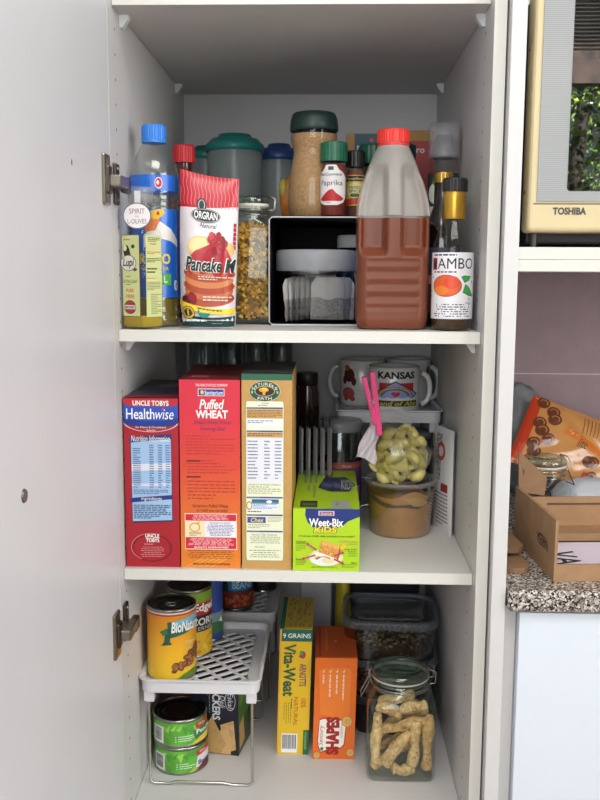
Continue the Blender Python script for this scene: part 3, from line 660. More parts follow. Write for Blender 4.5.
t = thing('coffee_jar', 'tall waisted glass jar of tan powder with dark green lid', 'jar', (.2605, .222, TOPZ))
pr = [(.033, 0), (.0375, .004), (.039, .02), (.0392, .04), (.0375, .063), (.0338, .084), (.0315, .097), (.032, .105), (.0352, .114), (.0358, .124), (.035, .132)]
MB().lathe(pr, GLASS, cap1=False).build('body', t); MB().lathe([(r - .0008, z + .001) for r, z in pr[:-1]], P(166, 130, 88, .8, noise=.12, scale=300)).build('powder', t)
MB().lathe([(.0358, .130), (.0368, .131), (.0368, .137), (.0358, .147), (.033, .155), (.031, .157), (.001, .157)], P(24, 48, 46, .4), cap0=False, cap1=False).build('lid', t)
def spice(label, x, y, z, r, h, capc, lab, fill, cap_h=.028):
    t = thing('spice_jar', label, 'spice jar', (x, y, z), 0, 'small spice jars')
    MB().lathe([(r * .9, 0), (r, .003), (r, h - cap_h - .012), (r * .85, h - cap_h - .003), (r * .85, h - cap_h + .004)], GLASS, seg=32, cap1=False).build('body', t)
    MB().lathe([(r * .88, .002), (r * .96, .004), (r * .96, h - cap_h - .014), (r * .8, h - cap_h - .004)], P(*fill, .8, noise=.1, scale=400), seg=32).build('spice', t)
    cap_ribbed(r * 1.03, h - cap_h, h, P(*capc, .35), (0, 0), 48, .0004).build('cap', t)
    if lab: b = MB(); lab(b, r); b.build('label', t)
    return t
def pap(b, r):
    M = cylM(r, .017, .075, -85, 60); W_ = P(230, 226, 226, .5)
    b.poly(M, [(.0, .3), (.1, .2), (.25, .12), (.35, 0), (.65, 0), (.75, .12), (.9, .2), (1, .3), (1, .8), (.9, .93), (.7, 1), (.3, 1), (.1, .93), (0, .8)], W_, 0)
    b.poly(M, [(.42, .04), (.58, .04), (.58, .13), (.42, .13)], P(30, 95, 80), 1); b.text(M, 'McCormick', .14, .2, .86, .27, P(60, 80, 80), 1, bold=.02); b.text(M, 'Paprika', .16, .38, .86, .55, P(60, 50, 50), 1)
    b.poly(M, [(.1, .86), (.3, .72), (.45, .62), (.55, .6), (.66, .7), (.92, .84), (.8, .9), (.25, .9)], P(186, 34, 40), 1); b.lines(M, .35, .93, .65, .96, 1, TXT, 1)
def sp2(b, r):
    M = cylM(r, .02, .066, -75, 75); b.rect(M, 0, 0, 1, 1, P(206, 178, 70), 0, 12); b.rect(M, .04, .03, .96, .2, P(44, 30, 26), 1, 8); b.text(M, 'Masterfoods', .1, .07, .9, .16, P(225, 205, 150), 2); b.oval(M, .5, .5, .36, .26, P(214, 208, 150), 1); b.text(M, 'MIXED', .25, .36, .75, .45, P(50, 40, 30), 2); b.text(M, 'SPICE', .25, .48, .75, .57, P(50, 40, 30), 2); b.oval(M, .5, .66, .2, .06, P(70, 90, 40), 2); b.poly(M, [(0, .8), (1, .7), (1, .9), (0, 1)], P(196, 60, 36), 3)
spice('green-capped paprika jar with white label on the black box', .291, .183, TOPZ, .0195, .109, (26, 96, 70), pap, (120, 44, 34))
spice('narrow black-capped spice jar with yellow label beside the paprika', .324, .232, TOPZ, .0145, .103, (24, 22, 22), sp2, (110, 66, 50), .024)
spice('green-lidded jar behind the left shoulder of the jug', .353, .29, TOPZ, .021, .12, (30, 92, 72), None, (70, 60, 40), .03)
spice('green-lidded jar behind the right shoulder of the jug', .397, .285, TOPZ, .0235, .12, (24, 56, 50), None, (30, 26, 24), .03)
t = thing('teal_carton', 'dark teal carton with white lettering and tan side panel behind spices', 'carton', (.347, .405, TOPZ))
b = MB().box(-.034, .034, -.02, .02, 0, .152, P(44, 78, 86, .5), .0005); F = flat((-.034, -.02, .152), (.068, 0, 0), (0, 0, -.152)); b.rect(F, 0, 0, .2, 1, P(188, 142, 84, .6), 0); b.text(F, 'Daw', .26, .13, .56, .26, P(214, 220, 222), 1, bold=.02); b.oval(F, .62, .07, .05, .02, P(200, 90, 60), 1); b.build('body', t)
t = thing('red_carton', 'red and tan carton with white lettering behind the jug cap', 'carton', (.427, .492, Z1))
b = MB().box(-.045, .045, -.02, .02, 0, .331, P(176, 52, 50, .5), .0005); F = flat((-.045, -.02, .331), (.09, 0, 0), (0, 0, -.331)); b.rect(F, 0, 0, 1, .055, P(190, 140, 76, .6), 0); b.text(F, 'Nigaro', .3, .085, .8, .13, P(232, 224, 222), 1, bold=.02); b.build('body', t)
t = thing('orange_packet', 'orange and yellow packet peeking out left of the coffee jar', 'packet', (.2225, .30, TOPZ))
R = random.Random(4); b = MB().ball((0, 0, .036), (.019, .012, .037), P(176, 108, 44, .35, noise=.15, scale=60), 3, jit=.06, rnd=R); b.ball((-.012, -.004, .052), (.008, .008, .016), P(170, 160, 60, .35), 2, jit=.06, rnd=R); b.build('wrapping', t)

# the jug
t = thing('plastic_jug', 'large frosted plastic jug of brown syrup with red cap', 'jug', (.3735, .106, Z1))
def jw(z):
    if z < .158: return .0505 if z > .012 else .0455 + .005 * (z / .012) ** .5
    a = (z - .158) / (.254 - .158); return .0505 - .0295 * max(0, a) ** 1.7
def jring(z, inset=0.0, N=150):
    h_ = jw(z) - inset; rr = min(h_, .018 + max(0, (z - .15)) * .3); base = rsq(h_, h_, rr, 14); pts = dense_n(base, N); out = []
    for x, y in pts:
        if y < -h_ * .45:
            a = max(0, min(1, (abs(x) - .0075) / .008)) * max(0, min(1, (h_ - abs(x)) / .012)); zz = max(0, min(1, (z - .1) / .014)) * max(0, min(1, (.228 - z) / .02))
            y += .017 * a * a * (3 - 2 * a) * zz
            if .028 < z < .096 and abs(x) < h_ * .72: y += .0018 * (.5 + .5 * cos(2 * pi * (z - .028) / .017))
        out.append((x, y, z))
    return out
def dense_n(base, N):
    P_ = [Vector(p) for p in base]; L = [0]
    for i in range(len(P_)): L.append(L[-1] + (P_[(i + 1) % len(P_)] - P_[i]).length)
    out = []; i = 0
    for j in range(N):
        d = L[-1] * j / N
        while L[i + 1] < d: i += 1
        f = (d - L[i]) / max(1e-9, L[i + 1] - L[i]); out.append(P_[i].lerp(P_[(i + 1) % len(P_)], f))
    return out
zs = [0, .002, .006, .012] + [.016 + .0028 * i for i in range(84)] + [.253]
wet = [z for z in zs if z < .156]; dry = [wet[-1]] + [z for z in zs if z >= .156]
b = MB().rings([jring(z) for z in wet], milky(190, 160, 140, .07, .25), True, True, False)   # wetted wall reads clear
b.rings([jring(z) for z in dry], milky(206, 201, 195, .42, .35), True, False, False); b.build('body', t)
MB().rings([jring(z, .0012) for z in [.002, .006, .012] + [.016 + .0028 * i for i in range(50)] if z <= .1545], P(106, 46, 20, .3, spec=.3)).build('syrup', t)
MB().lathe([(.0212, .25), (.0212, .258)], milky(196, 192, 188, .5)).build('neck', t)
b = cap_ribbed(.0222, .2575, .2755, P(226, 48, 36, .35), (0, 0), 72, .0005); b.lathe([(.0219, .253), (.0225, .2545), (.0219, .2565)], P(226, 48, 36, .35)); b.build('cap', t)

# hot sauce bottles
t = thing('mango_sauce_bottle', 'clear round sauce bottle with white mango label and gold neck', 'bottle', (.4555, .066, Z1))
pr = [(.025, 0), (.0275, .003), (.028, .01), (.028, .11), (.0268, .118), (.022, .132), (.016, .146), (.0138, .155), (.0135, .19)]
MB().lathe(pr, GLASS, cap1=False).build('body', t)
MB().lathe([(r - .001, z + .0015) for r, z in pr[:4]][:3] + [(.027, .017)], milky(70, 50, 26, .8, .1, (120, 90, 50))).build('sauce', t)
b = MB(); M = cylM(.028, .0165, .106, -90, 82); b.rect(M, 0, 0, 1, 1, P(232, 231, 236, .45), 0, 34)
NV = P(45, 40, 60)
b.lines(M, .14, .025, .86, .055, 1, NV, 1, 3, .8); b.poly(M, [(.1, .08), (.21, .08), (.21, .26), (.1, .26)], P(170, 60, 48), 1); b.text(M, 'M', .115, .1, .195, .25, P(60, 30, 40), 2, bold=.03); b.text(M, 'AMBO', .225, .085, .85, .245, P(34, 30, 40), 1)
b.lines(M, .14, .28, .86, .31, 1, P(150, 90, 110), 1, 4, .8)
b.oval(M, .38, .5, .255, .165, P(40, 30, 30), 1); b.oval(M, .38, .5, .245, .157, P(226, 96, 44, .4), 2); b.oval(M, .47, .45, .13, .1, P(220, 78, 44, .4), 3); b.oval(M, .3, .57, .13, .07, P(234, 128, 50, .4), 3)
GR = P(58, 158, 66, .45)
b.poly(M, [(.62, .36), (.68, .345), (.82, .355), (.77, .42), (.68, .455)], P(30, 60, 30), 1); b.poly(M, [(.63, .362), (.69, .352), (.81, .36), (.76, .415), (.68, .446)], GR, 2)
b.poly(M, [(.65, .6), (.7, .47), (.78, .52), (.9, .66), (.78, .65)], P(30, 60, 30), 1); b.poly(M, [(.66, .595), (.705, .485), (.775, .53), (.885, .65), (.78, .642)], GR, 2)
for u, v, q in ((.1, .37, .02), (.86, .44, .025), (.06, .58, .02), (.05, .66, .025), (.78, .7, .015)):
    b.poly(M, [(u - q, v), (u, v - .012), (u + q, v), (u, v + .012)], NV, 1); b.poly(M, [(u - q * .4, v - .022), (u + q * .4, v), (u - q * .4, v + .022)], NV, 1)
b.text(M, '250ml', .7, .745, .83, .77, NV, 1); b.lines(M, .12, .775, .88, .985, 6, NV, 1, 8, .42, True)
b.build('label', t)
MB().lathe([(.0148, .151), (.0153, .153), (.0149, .170), (.0153, .174), (.0153, .19), (.0142, .192)], P(206, 160, 62, .3, .85), cap1=False, cap0=False).build('gold_foil', t)
cap_ribbed(.0168, .188, .206, P(26, 22, 26, .4), (0, 0), 60, .0004).build('cap', t)
t = thing('soy_sauce_bottle', 'dark sauce bottle with gold screw cap behind mango sauce bottle', 'bottle', (.450, .152, Z1))
MB().lathe([(.026, 0), (.028, .004), (.028, .12), (.022, .15), (.013, .175), (.0125, .21)], P(22, 12, 10, .1, coat=.8)).build('body', t)
b = MB(); M = cylM(.028, .02, .115, -100, 60); b.rect(M, 0, 0, 1, 1, P(92, 40, 44, .5), 0, 24); b.rect(M, 0, 0, 1, .3, P(60, 62, 84, .5), 1, 24); b.rect(M, 0, .42, 1, .55, P(186, 120, 120), 1, 24); b.build('label', t)
cap_ribbed(.0138, .208, .223, P(182, 146, 72, .35, .8), (0, 0), 48, .0003).build('cap', t)
t = thing('pepper_grinder', 'tall clear grinder with domed transparent cap in back right corner', 'grinder', (.4625, .255, Z1))
MB().lathe([(.02, 0), (.0235, .005), (.0235, .24), (.019, .255), (.019, .262)], GLASS, cap1=False).build('body', t)
MB().lathe([(.019, .004), (.0222, .007), (.0222, .225)], P(44, 36, 32, .7, noise=.3, scale=250)).build('peppercorns', t)
b = MB(); M = cylM(.0236, .09, .232, -100, 100); b.rect(M, 0, 0, 1, 1, P(50, 56, 58), 0, 20); b.oval(M, .42, .22, .28, .13, P(214, 220, 214), 1); b.oval(M, .42, .1, .17, .06, P(92, 160, 60), 2); b.poly(M, [(.15, .36), (.35, .36), (.35, 1), (.15, 1)], P(206, 210, 206), 1); b.oval(M, .25, .8, .08, .06, P(120, 150, 60), 2); b.lines(M, .6, .16, .85, .2, 1, WHITE, 1); b.build('label', t)
MB().lathe([(.0245, .256), (.0252, .258), (.0252, .266), (.0235, .268), (.0235, .276), (.0252, .278), (.0252, .30), (.022, .3075), (.001, .308)], milky(188, 190, 196, .35, .12), cap0=False, cap1=False).build('cap', t)
MB().lathe([(.017, .255), (.02, .262), (.015, .27), (.013, .29), (.001, .292)], P(120, 122, 126, .4)).build('grinding_head', t)

# ------------------------------------------------------------------ second shelf
def carton(label, x0, x1, yf, z, h, d, front, rz=0.0, top=None, right=None, left=None, fp=None, tp=None, rp_=None, lp=None, flap=True, cat='cereal box', shear=0.0, name='cereal_box'):
    """a printed board carton; x0..x1 is its front bottom edge"""
    w = x1 - x0; t = thing(name, label, cat, ((x0 + x1) / 2, yf + d / 2, z + .0002), rz, None)
    b = MB(); X, Y = w / 2, d / 2
    def P3(x, y, zz): return (x + shear * zz, y, zz)
    q = [P3(-X, -Y, 0), P3(X, -Y, 0), P3(X, Y, 0), P3(-X, Y, 0), P3(-X, -Y, h), P3(X, -Y, h), P3(X, Y, h), P3(-X, Y, h)]
    b.add(q, [[0, 1, 5, 4]], front); b.add(q, [[1, 2, 6, 5], [2, 3, 7, 6]], right or front); b.add(q, [[3, 0, 4, 7]], left or front); b.add(q, [[3, 2, 1, 0]], front); b.add(q, [[4, 5, 6, 7]], top or front)
    if fp: fp(b, flat(q[4], Vector(q[5]) - Vector(q[4]), Vector(q[0]) - Vector(q[4])))
    if rp_: rp_(b, flat(q[5], Vector(q[6]) - Vector(q[5]), Vector(q[1]) - Vector(q[5])))
    if lp: lp(b, flat(q[7], Vector(q[4]) - Vector(q[7]), Vector(q[3]) - Vector(q[7])))
    if tp and not flap: tp(b, flat(q[7], Vector(q[6]) - Vector(q[7]), Vector(q[4]) - Vector(q[7])))
    b.build('carton_body', t)
    if flap:
        tm = top or front; b = MB(); e = .0012
        b.add([P3(-X, -Y, h + .0002), P3(X, -Y, h + .0002), P3(X, Y, h + .0002), P3(-X, Y, h + .0002), P3(-X, -Y, h + .0006), P3(X, -Y, h + .0006), P3(X, Y, h + e + .0015), P3(-X, Y, h + e + .0015)],
              [[3, 2, 1, 0], [4, 5, 6, 7], [0, 1, 5, 4], [1, 2, 6, 5], [2, 3, 7, 6], [3, 0, 4, 7]], tm)
        if tp: tp(b, flat(P3(-X, Y, h + e + .0016), (w, 0, 0), Vector((0, -d, -.0021))))
        b.build('top_flap', t)
    return t
REDB = P(166, 22, 38, .35, coat=.2); NVB = P(34, 50, 120, .35); BLB = P(30, 78, 176, .35, coat=.2)
def f_health(b, F):
    b.rect(F, 0, 0, 1, .05, P(188, 34, 44, .35), 0); b.text(F, 'UNCLE TOBYS', .17, .012, .83, .042, WHITE, 1, bold=.03)
    b.poly(F, [(0, .03), (.15, .045), (.85, .045), (1, .035), (1, .145), (.85, .158), (.6, .165), (.4, .165), (.15, .158), (0, .145)], BLB, 2); b.poly(F, [(0, .11), (.3, .13), (.7, .13), (1, .11), (1, .145), (.85, .158), (.6, .165), (.4, .165), (.15, .158), (0, .145)], P(24, 54, 140, .35), 3)
    b.text(F, 'Health', .05, .058, .57, .12, WHITE, 4, bold=.01); b.text(F, 'wise', .585, .062, .92, .12, WHITE, 4, shear=.25, bold=.0); b.oval(F, .73, .06, .02, .008, P(220, 50, 50), 5, 10)
    b.ring(F, .5, .13, .52, .065, .05, P(214, 196, 210), 3, 24, 10, 170)
    b.text(F, 'for Heart & Circulatory', .22, .16, .78, .175, WHITE, 4); b.text(F, 'System', .42, .178, .58, .192, WHITE, 4)
    PB = P(156, 190, 226, .4)
    b.poly(F, [(.115, .235), (.87, .21), (.88, .725), (.125, .735)], P(60, 40, 80), 0); b.poly(F, [(.125, .25), (.86, .225), (.865, .715), (.135, .725)], PB, 1)
    b.poly(F, [(.1, .228), (.87, .205), (.87, .235), (.1, .258)], NVB, 2); b.text(F, 'Nutrition Information', .13, .215, .84, .25, WHITE, 3, shear=.2)
    b.poly(F, [(.1, .585), (.87, .565), (.87, .59), (.1, .612)], NVB, 2); b.text(F, 'Ingredients', .3, .577, .68, .603, WHITE, 3, shear=.2)
    b.rect(F, .13, .385, .863, .425, P(214, 218, 232), 2, sk=-.01); b.rect(F, .13, .5, .863, .515, P(206, 214, 232), 2, sk=-.005)
    for k, (u0, u1) in enumerate(((.16, .3), (.46, .54), (.62, .7), (.76, .84))): b.lines(F, u0, .27 + (.02 if k == 0 else 0), u1, .53, 19, P(70, 90, 140), 3, 20 + k, .4)
    b.lines(F, .16, .535, .8, .565, 3, P(90, 110, 150), 3, 25); b.lines(F, .16, .625, .84, .712, 8, P(60, 80, 120), 3, 26, .5)
    b.ring(F, .48, .885, .38, .085, .1, P(120, 12, 26), 0, 40); b.ring(F, .47, .88, .38, .085, .04, P(214, 130, 136), 1, 30, 120, 290)
    b.text(F, 'UNCLE', .36, .8, .62, .823, WHITE, 1, bold=.03); b.text(F, 'TOBYS', .37, .826, .62, .85, WHITE, 1, bold=.03); b.lines(F, .34, .86, .64, .868, 1, P(230, 190, 190), 1, 3); b.lines(F, .26, .878, .72, .945, 6, P(214, 150, 156), 1, 4, .3, True)
def t_health(b, F):
    b.poly(F, [(0, .45), (1, .1), (1, 1), (0, 1)], P(30, 36, 60, .3), 0); b.poly(F, [(.35, .3), (.95, .15), (.95, .38), (.4, .52)], P(120, 110, 112, .3), 1); b.poly(F, [(0, .9), (1, .85), (1, 1), (0, 1)], P(130, 24, 36), 2); b.poly(F, [(.1, .62), (.9, .5), (.9, .6), (.1, .72)], P(50, 66, 120, .3), 1)
carton('red cereal carton with blue Healthwise band, leftmost on the middle shelf', .0025, .0785, .032, Z2, .241, .2, REDB, 0, P(52, 48, 62, .35), REDB, REDB, f_health, t_health)
ORB = ramp_mat('red_to_orange_print', [(0, (222, 128, 40)), (.25, (218, 112, 42)), (.55, (212, 70, 50)), (.8, (210, 44, 62)), (1, (208, 40, 64))], 'Z', 0, .268, .4)
def f_puff(b, F):
    b.text(F, 'THE HEALTH FOOD COMPANY', .27, .02, .8, .034, WHITE, 1); b.poly(F, [(.31, .045), (.745, .045), (.745, .083), (.31, .083)], WHITE, 1); b.poly(F, [(.32, .048), (.735, .048), (.735, .08), (.32, .08)], P(40, 60, 150), 2)
    b.oval(F, .38, .064, .03, .011, P(230, 190, 60), 3, 10); b.text(F, 'Sanitarium', .42, .055, .72, .076, WHITE, 3, bold=.01)
    b.text(F, 'Puffed', .33, .1, .74, .152, WHITE, 1, shear=.25, bold=.02); b.text(F, 'WHEAT', .27, .157, .8, .2, WHITE, 1, bold=.035)
    PU = P(126, 44, 92); b.text(F, 'Simply Whole Wheat', .24, .21, .86, .237, PU, 1, shear=.25); b.text(F, 'Nothing Else!', .34, .243, .76, .27, PU, 1, shear=.25)
    DR = P(178, 54, 44); b.lines(F, .1, .29, .92, .4, 7, DR, 1, 31, .3); b.lines(F, .12, .42, .92, .5, 5, DR, 1, 32, .3); b.lines(F, .12, .53, .92, .64, 6, DR, 1, 33, .3)
    for k, v in enumerate((.42, .505)): b.rect(F, .11, v, .34, v + .008, P(110, 40, 30), 2)
    b.text(F, 'Sanitarium Puffed Wheat', .2, .655, .8, .672, P(100, 40, 24), 2, shear=.2); b.text(F, 'Its health you can enjoy', .27, .68, .79, .7, P(100, 40, 24), 2, shear=.2)
    b.rect(F, .07, .705, .94, .9, P(240, 225, 220), 1); RR = P(206, 34, 52)
    b.rect(F, .08, .709, .93, .744, RR, 2); b.rect(F, .08, .834, .93, .896, RR, 2); b.rect(F, .08, .746, .4, .832, P(238, 222, 176), 2); b.rect(F, .4, .746, .93, .832, P(234, 230, 236), 2)
    b.lines(F, .17, .714, .83, .742, 4, P(240, 190, 195), 3, 34, .45, True); b.lines(F, .12, .84, .9, .88, 6, P(240, 190, 195), 3, 35, .45, True); b.text(F, 'QUALITY GUARANTEED', .22, .883, .8, .893, WHITE, 3, bold=.02)
    b.ring(F, .235, .78, .09, .024, .16, P(214, 120, 60), 3, 20); b.poly(F, [(.25, .757), (.33, .748), (.3, .766)], P(232, 180, 60), 3); b.lines(F, .14, .806, .34, .83, 3, P(110, 90, 70), 3, 36, .35)
    b.text(F, 'WE WANT TO KNOW', .48, .752, .84, .76, P(70, 80, 150), 3, bold=.01); b.lines(F, .43, .765, .9, .828, 8, P(100, 110, 165), 3, 37, .45, True)
    b.lines(F, .06, .905, .94, .955, 5, P(120, 60, 24), 1, 38, .3, True); b.text(F, 'MADE AND PACKED IN AUSTRALIA', .2, .973, .83, .985, P(80, 34, 20), 1, bold=.02)
    for k in range(5): b.poly(F, [(.05 + .1 * k, .998), (.12 + .1 * k, .998), (.5 + .1 * k, .93), (.47 + .1 * k, .925)], P(232, 150, 52), 0)
def t_puff(b, F):
    b.poly(F, [(0, 0), (1, 0), (1, .96), (0, .96)], P(112, 34, 40, .4), 0); b.poly(F, [(.15, .75), (.45, .75), (.45, .9), (.15, .9)], P(170, 90, 90), 1); b.lines(F, .2, .15, .9, .55, 4, P(90, 30, 36), 1, 39)
carton('orange and red Puffed Wheat carton, second from left on middle shelf', .0803, .1645, .032, Z2, .2675, .185, ORB, 0, P(150, 34, 44, .4), ORB, ORB, f_puff, t_puff)
KG = P(188, 146, 82, .5, noise=.03, scale=60); GREEN = P(28, 92, 66, .45); CRM = P(226, 230, 202, .5)
def f_nat(b, F):
    b.rect(F, 0, 0, 1, .03, GREEN, 0); b.oval(F, .46, .085, .31, .052, P(214, 210, 176), 2, 36); b.oval(F, .46, .085, .3, .05, P(26, 80, 62), 3, 36)
    b.oval(F, .46, .085, .2, .026, P(206, 190, 140), 4); b.oval(F, .46, .085, .188, .0235, P(46, 28, 24), 5); b.oval(F, .44, .078, .1, .012, P(222, 150, 50), 6, 16); b.oval(F, .46, .074, .06, .008, P(236, 200, 70), 7, 12); b.poly(F, [(.42, .08), (.48, .08), (.47, .104), (.42, .104)], P(230, 160, 60), 7)
    for k, ch in enumerate("NATURE'S"):
        a = rad(-155 + k * 130 / 7); b.text(F, ch, .46 + .245 * cos(a) - .03, .087 + .038 * sin(a) - .0075, .46 + .245 * cos(a) + (.03 if ch != "'" else -.01), .087 + .038 * sin(a) + .0075, P(222, 222, 198), 5, bold=.01)
    b.text(F, 'PATH', .32, .113, .6, .128, P(222, 222, 198), 5, bold=.01)
    for s in (-1, 1): b.oval(F, .46 + s * .25, .09, .02, .008, P(160, 190, 160), 5, 8)
    pts = [(.46 + x * .72, .545 + y) for x, y in rsq(.53, .412, .03, 4)]; b.poly(F, pts, P(150, 150, 96), 0); b.poly(F, [(.46 + (x - .46) * .975, .545 + (y - .545) * .993) for x, y in pts], CRM, 1)
    BB = P(70, 66, 132); TL_ = P(196, 152, 90); BR = P(96, 84, 50)
    b.text(F, 'LEGEND', .4, .142, .54, .15, BR, 2); b.lines(F, .33, .155, .6, .162, 1, BR, 2, 40)
    for v in (.166, .283, .622, .713, .798): b.poly(F, [(.1, v), (.82, v), (.82, v + .008), (.1, v + .008)], BB, 2); b.lines(F, .12, v + .002, .5, v + .006, 1, P(190, 180, 150), 3, 41)
    b.rect(F, .1, .176, .82, .222, TL_, 2); b.lines(F, .12, .18, .8, .219, 5, P(110, 80, 44), 3, 42, .35); b.rect(F, .1, .226, .82, .262, P(222, 226, 234), 2); b.lines(F, .12, .232, .78, .25, 2, P(110, 112, 120), 3, 43, .4)
    b.rect(F, .1, .293, .82, .318, TL_, 2); b.lines(F, .12, .297, .8, .314, 2, P(100, 72, 40), 3, 44); b.rect(F, .1, .32, .82, .548, P(222, 224, 234), 2)
    for k, (u0, u1) in enumerate(((.12, .32), (.45, .56), (.66, .79))): b.lines(F, u0, .335, u1, .54, 12, P(84, 84, 92), 3, 45 + k, .32)
    b.text(F, 'PRODUCT OF NORTH AMERICA', .14, .556, .78, .564, BR, 2); b.lines(F, .12, .57, .78, .612, 4, P(120, 116, 80), 2, 49, .3)
    b.ring(F, .15, .668, .06, .022, .25, P(176, 110, 70), 2, 16); b.rect(F, .2, .635, .74, .692, P(222, 226, 240), 2); b.rect(F, .2, .635, .74, .648, P(42, 84, 170), 3); b.rect(F, .2, .646, .74, .657, P(52, 134, 120), 4); b.oval(F, .55, .647, .06, .008, P(230, 232, 236), 5, 14); b.lines(F, .23, .66, .7, .688, 4, P(90, 110, 180), 3, 50, .35)
    b.lines(F, .12, .696, .6, .708, 1, BR, 2, 51); b.rect(F, .11, .727, .48, .758, P(58, 80, 158), 2); b.text(F, 'Chex', .18, .731, .44, .754, P(226, 206, 90), 3, shear=.2, bold=.02); b.lines(F, .52, .728, .8, .755, 4, P(120, 116, 90), 2, 52, .3); b.lines(F, .12, .765, .56, .79, 3, P(120, 116, 90), 2, 53, .3)
    b.text(F, "Nature's Path Foods Inc.", .2, .814, .72, .824, BR, 2); b.lines(F, .16, .83, .78, .87, 4, P(124, 118, 86), 2, 54, .3, True); b.lines(F, .26, .882, .66, .89, 1, P(124, 118, 86), 2, 55); b.lines(F, .14, .9, .78, .945, 4, P(124, 118, 86), 2, 56, .3, True)
def t_nat(b, F): b.poly(F, [(0, 0), (1, 0), (1, .97), (.3, .97), (0, .9)], P(40, 44, 44, .45), 0); b.poly(F, [(0, .93), (.5, .8), (1, .93), (1, .95), (.5, .82), (0, .95)], P(120, 120, 112), 1); b.poly(F, [(0, .35), (1, .3), (1, .32), (0, .37)], P(70, 72, 70), 1)
carton('tan kraft cereal carton with green oval logo, third from left', .1668, .2365, .030, Z2, .2765, .15, KG, 0, P(34, 60, 50, .45), KG, KG, f_nat, t_nat)
LIME = P(172, 208, 28, .4, coat=.2)
def f_wb(b, F):
    N_ = P(34, 52, 120, .4)
    b.poly(F, [(.19, 0), (1, 0), (1, .12), (.82, .2), (.74, .28), (.5, .34), (.3, .3), (.22, .22), (.18, .1)], N_, 0)
    b.rect(F, .38, .035, .62, .11, P(200, 196, 210), 1); b.rect(F, .4, .05, .6, .1, P(150, 60, 90), 2); b.text(F, 'Sanitarium', .42, .055, .58, .095, WHITE, 3)
    b.text(F, 'Weet-Bix', .24, .155, .755, .285, WHITE, 2, bold=.028); b.text(F, 'KiDS', .305, .28, .67, .39, P(60, 90, 30), 2, bold=.06, shear=.1); b.text(F, 'KiDS', .315, .288, .66, .383, P(240, 216, 60), 3, bold=.03, shear=.1)
    b.text(F, "1/5 of your child's daily nutrients in two snacks*", .09, .42, .93, .465, P(40, 70, 20), 1, bold=.01)
    b.oval(F, .5, .78, .26, .14, P(206, 222, 150), 1); b.oval(F, .48, .8, .23, .12, P(228, 232, 220), 2)
    b.poly(F, [(.44, .5), (.71, .59), (.66, .8), (.38, .69)], P(214, 150, 70), 3); b.poly(F, [(.44, .5), (.71, .59), (.68, .65), (.43, .57)], P(226, 170, 90), 4); b.poly(F, [(.66, .8), (.71, .59), (.72, .67), (.68, .84)], P(170, 90, 40), 4)
    R = random.Random(6)
    for k in range(30): u, v = R.random(), R.random(); b.oval(F, .43 + .22 * u - .05 * v, .55 + .07 * u + .15 * v, .012, .01, P(*R.choice(((196, 124, 50), (232, 186, 110)))), 5, 6)
    b.oval(F, .4, .76, .09, .055, P(236, 236, 226), 6); b.oval(F, .54, .83, .09, .04, P(232, 214, 170), 6); b.ring(F, .46, .82, .12, .06, .2, P(186, 60, 40), 7, 14, 190, 340); b.oval(F, .37, .78, .05, .03, P(230, 200, 150), 7)
    PK = P(190, 44, 110)
    for x0, y0, x1, y1 in ((.36, .66, .23, .57), (.34, .74, .17, .8), (.62, .75, .74, .7), (.62, .8, .74, .86)):
        n = Vector((y0 - y1, x1 - x0)).normalized() * .012; d_ = Vector((x1 - x0, y1 - y0)).normalized() * .04; e = Vector((x1, y1))
        b.poly(F, [(x0 + n.x, y0 + n.y), (x1 + n.x, y1 + n.y), (x1 - n.x, y1 - n.y), (x0 - n.x, y0 - n.y)], PK, 8); b.poly(F, [tuple(e + n * 2.6), tuple(e + d_), tuple(e - n * 2.6)], PK, 8)
    b.poly(F, [(.7, .62), (.76, .55), (.8, .6), (.74, .66)], P(240, 190, 50), 8)
    DGN = P(50, 90, 26)
    b.text(F, 'Calcium', .05, .515, .2, .55, DGN, 1, bold=.02); b.lines(F, .05, .56, .19, .7, 4, P(90, 130, 30), 1, 60, .35); b.text(F, 'Iron', .05, .8, .13, .83, DGN, 1, bold=.02); b.lines(F, .05, .84, .2, .92, 3, P(90, 130, 30), 1, 61, .35)
    b.text(F, 'No artificial colours', .69, .505, .97, .535, PK, 1); b.text(F, 'or flavours', .82, .545, .97, .575, PK, 1); b.text(F, 'Low in fat', .79, .63, .96, .66, DGN, 1, bold=.02); b.text(F, '& Sugar', .83, .67, .96, .7, DGN, 1, bold=.02); b.lines(F, .84, .71, .97, .78, 2, P(90, 130, 30), 1, 62, .35); b.text(F, 'Fibre', .88, .85, .96, .88, DGN, 1, bold=.02); b.lines(F, .74, .89, .97, .96, 2, P(90, 130, 30), 1, 63, .35)
    b.lines(F, .26, .93, .7, .96, 2, P(80, 110, 30), 1, 64, .4, True)
def t_wb(b, F):  # top print in dimmed colours, white lettering and sticker greyed for shade
    N_ = P(30, 40, 84, .4); b.poly(F, [(.36, .5), (.5, .12), (.56, .22), (.82, .2), (.98, .42), (.86, .6), (.55, .6)], N_, 0); b.text(F, 'KIDS', .74, .28, .94, .55, P(150, 156, 150), 1, bold=.03); b.text(F, 'Weet-Bix', .42, .36, .72, .5, P(110, 120, 150), 1)
    b.rect(F, .1, .83, .36, .97, P(28, 34, 30), 0); b.text(F, 'Sanitarium', .13, .86, .33, .94, P(130, 150, 80), 1); b.rect(F, .58, .82, .86, .99, P(150, 152, 150), 0); b.oval(F, .66, .9, .02, .02, P(100, 100, 104), 1, 8)
    b.rect(F, .55, .02, .6, .2, P(150, 44, 50), 0)
    for k in range(3): b.rect(F, .12 + .09 * k, .14, .16 + .09 * k, .38, P(128, 148, 84), 0)
    b.lines(F, .14, .45, .32, .75, 2, P(128, 148, 84), 0, 65, .4, vert=True)
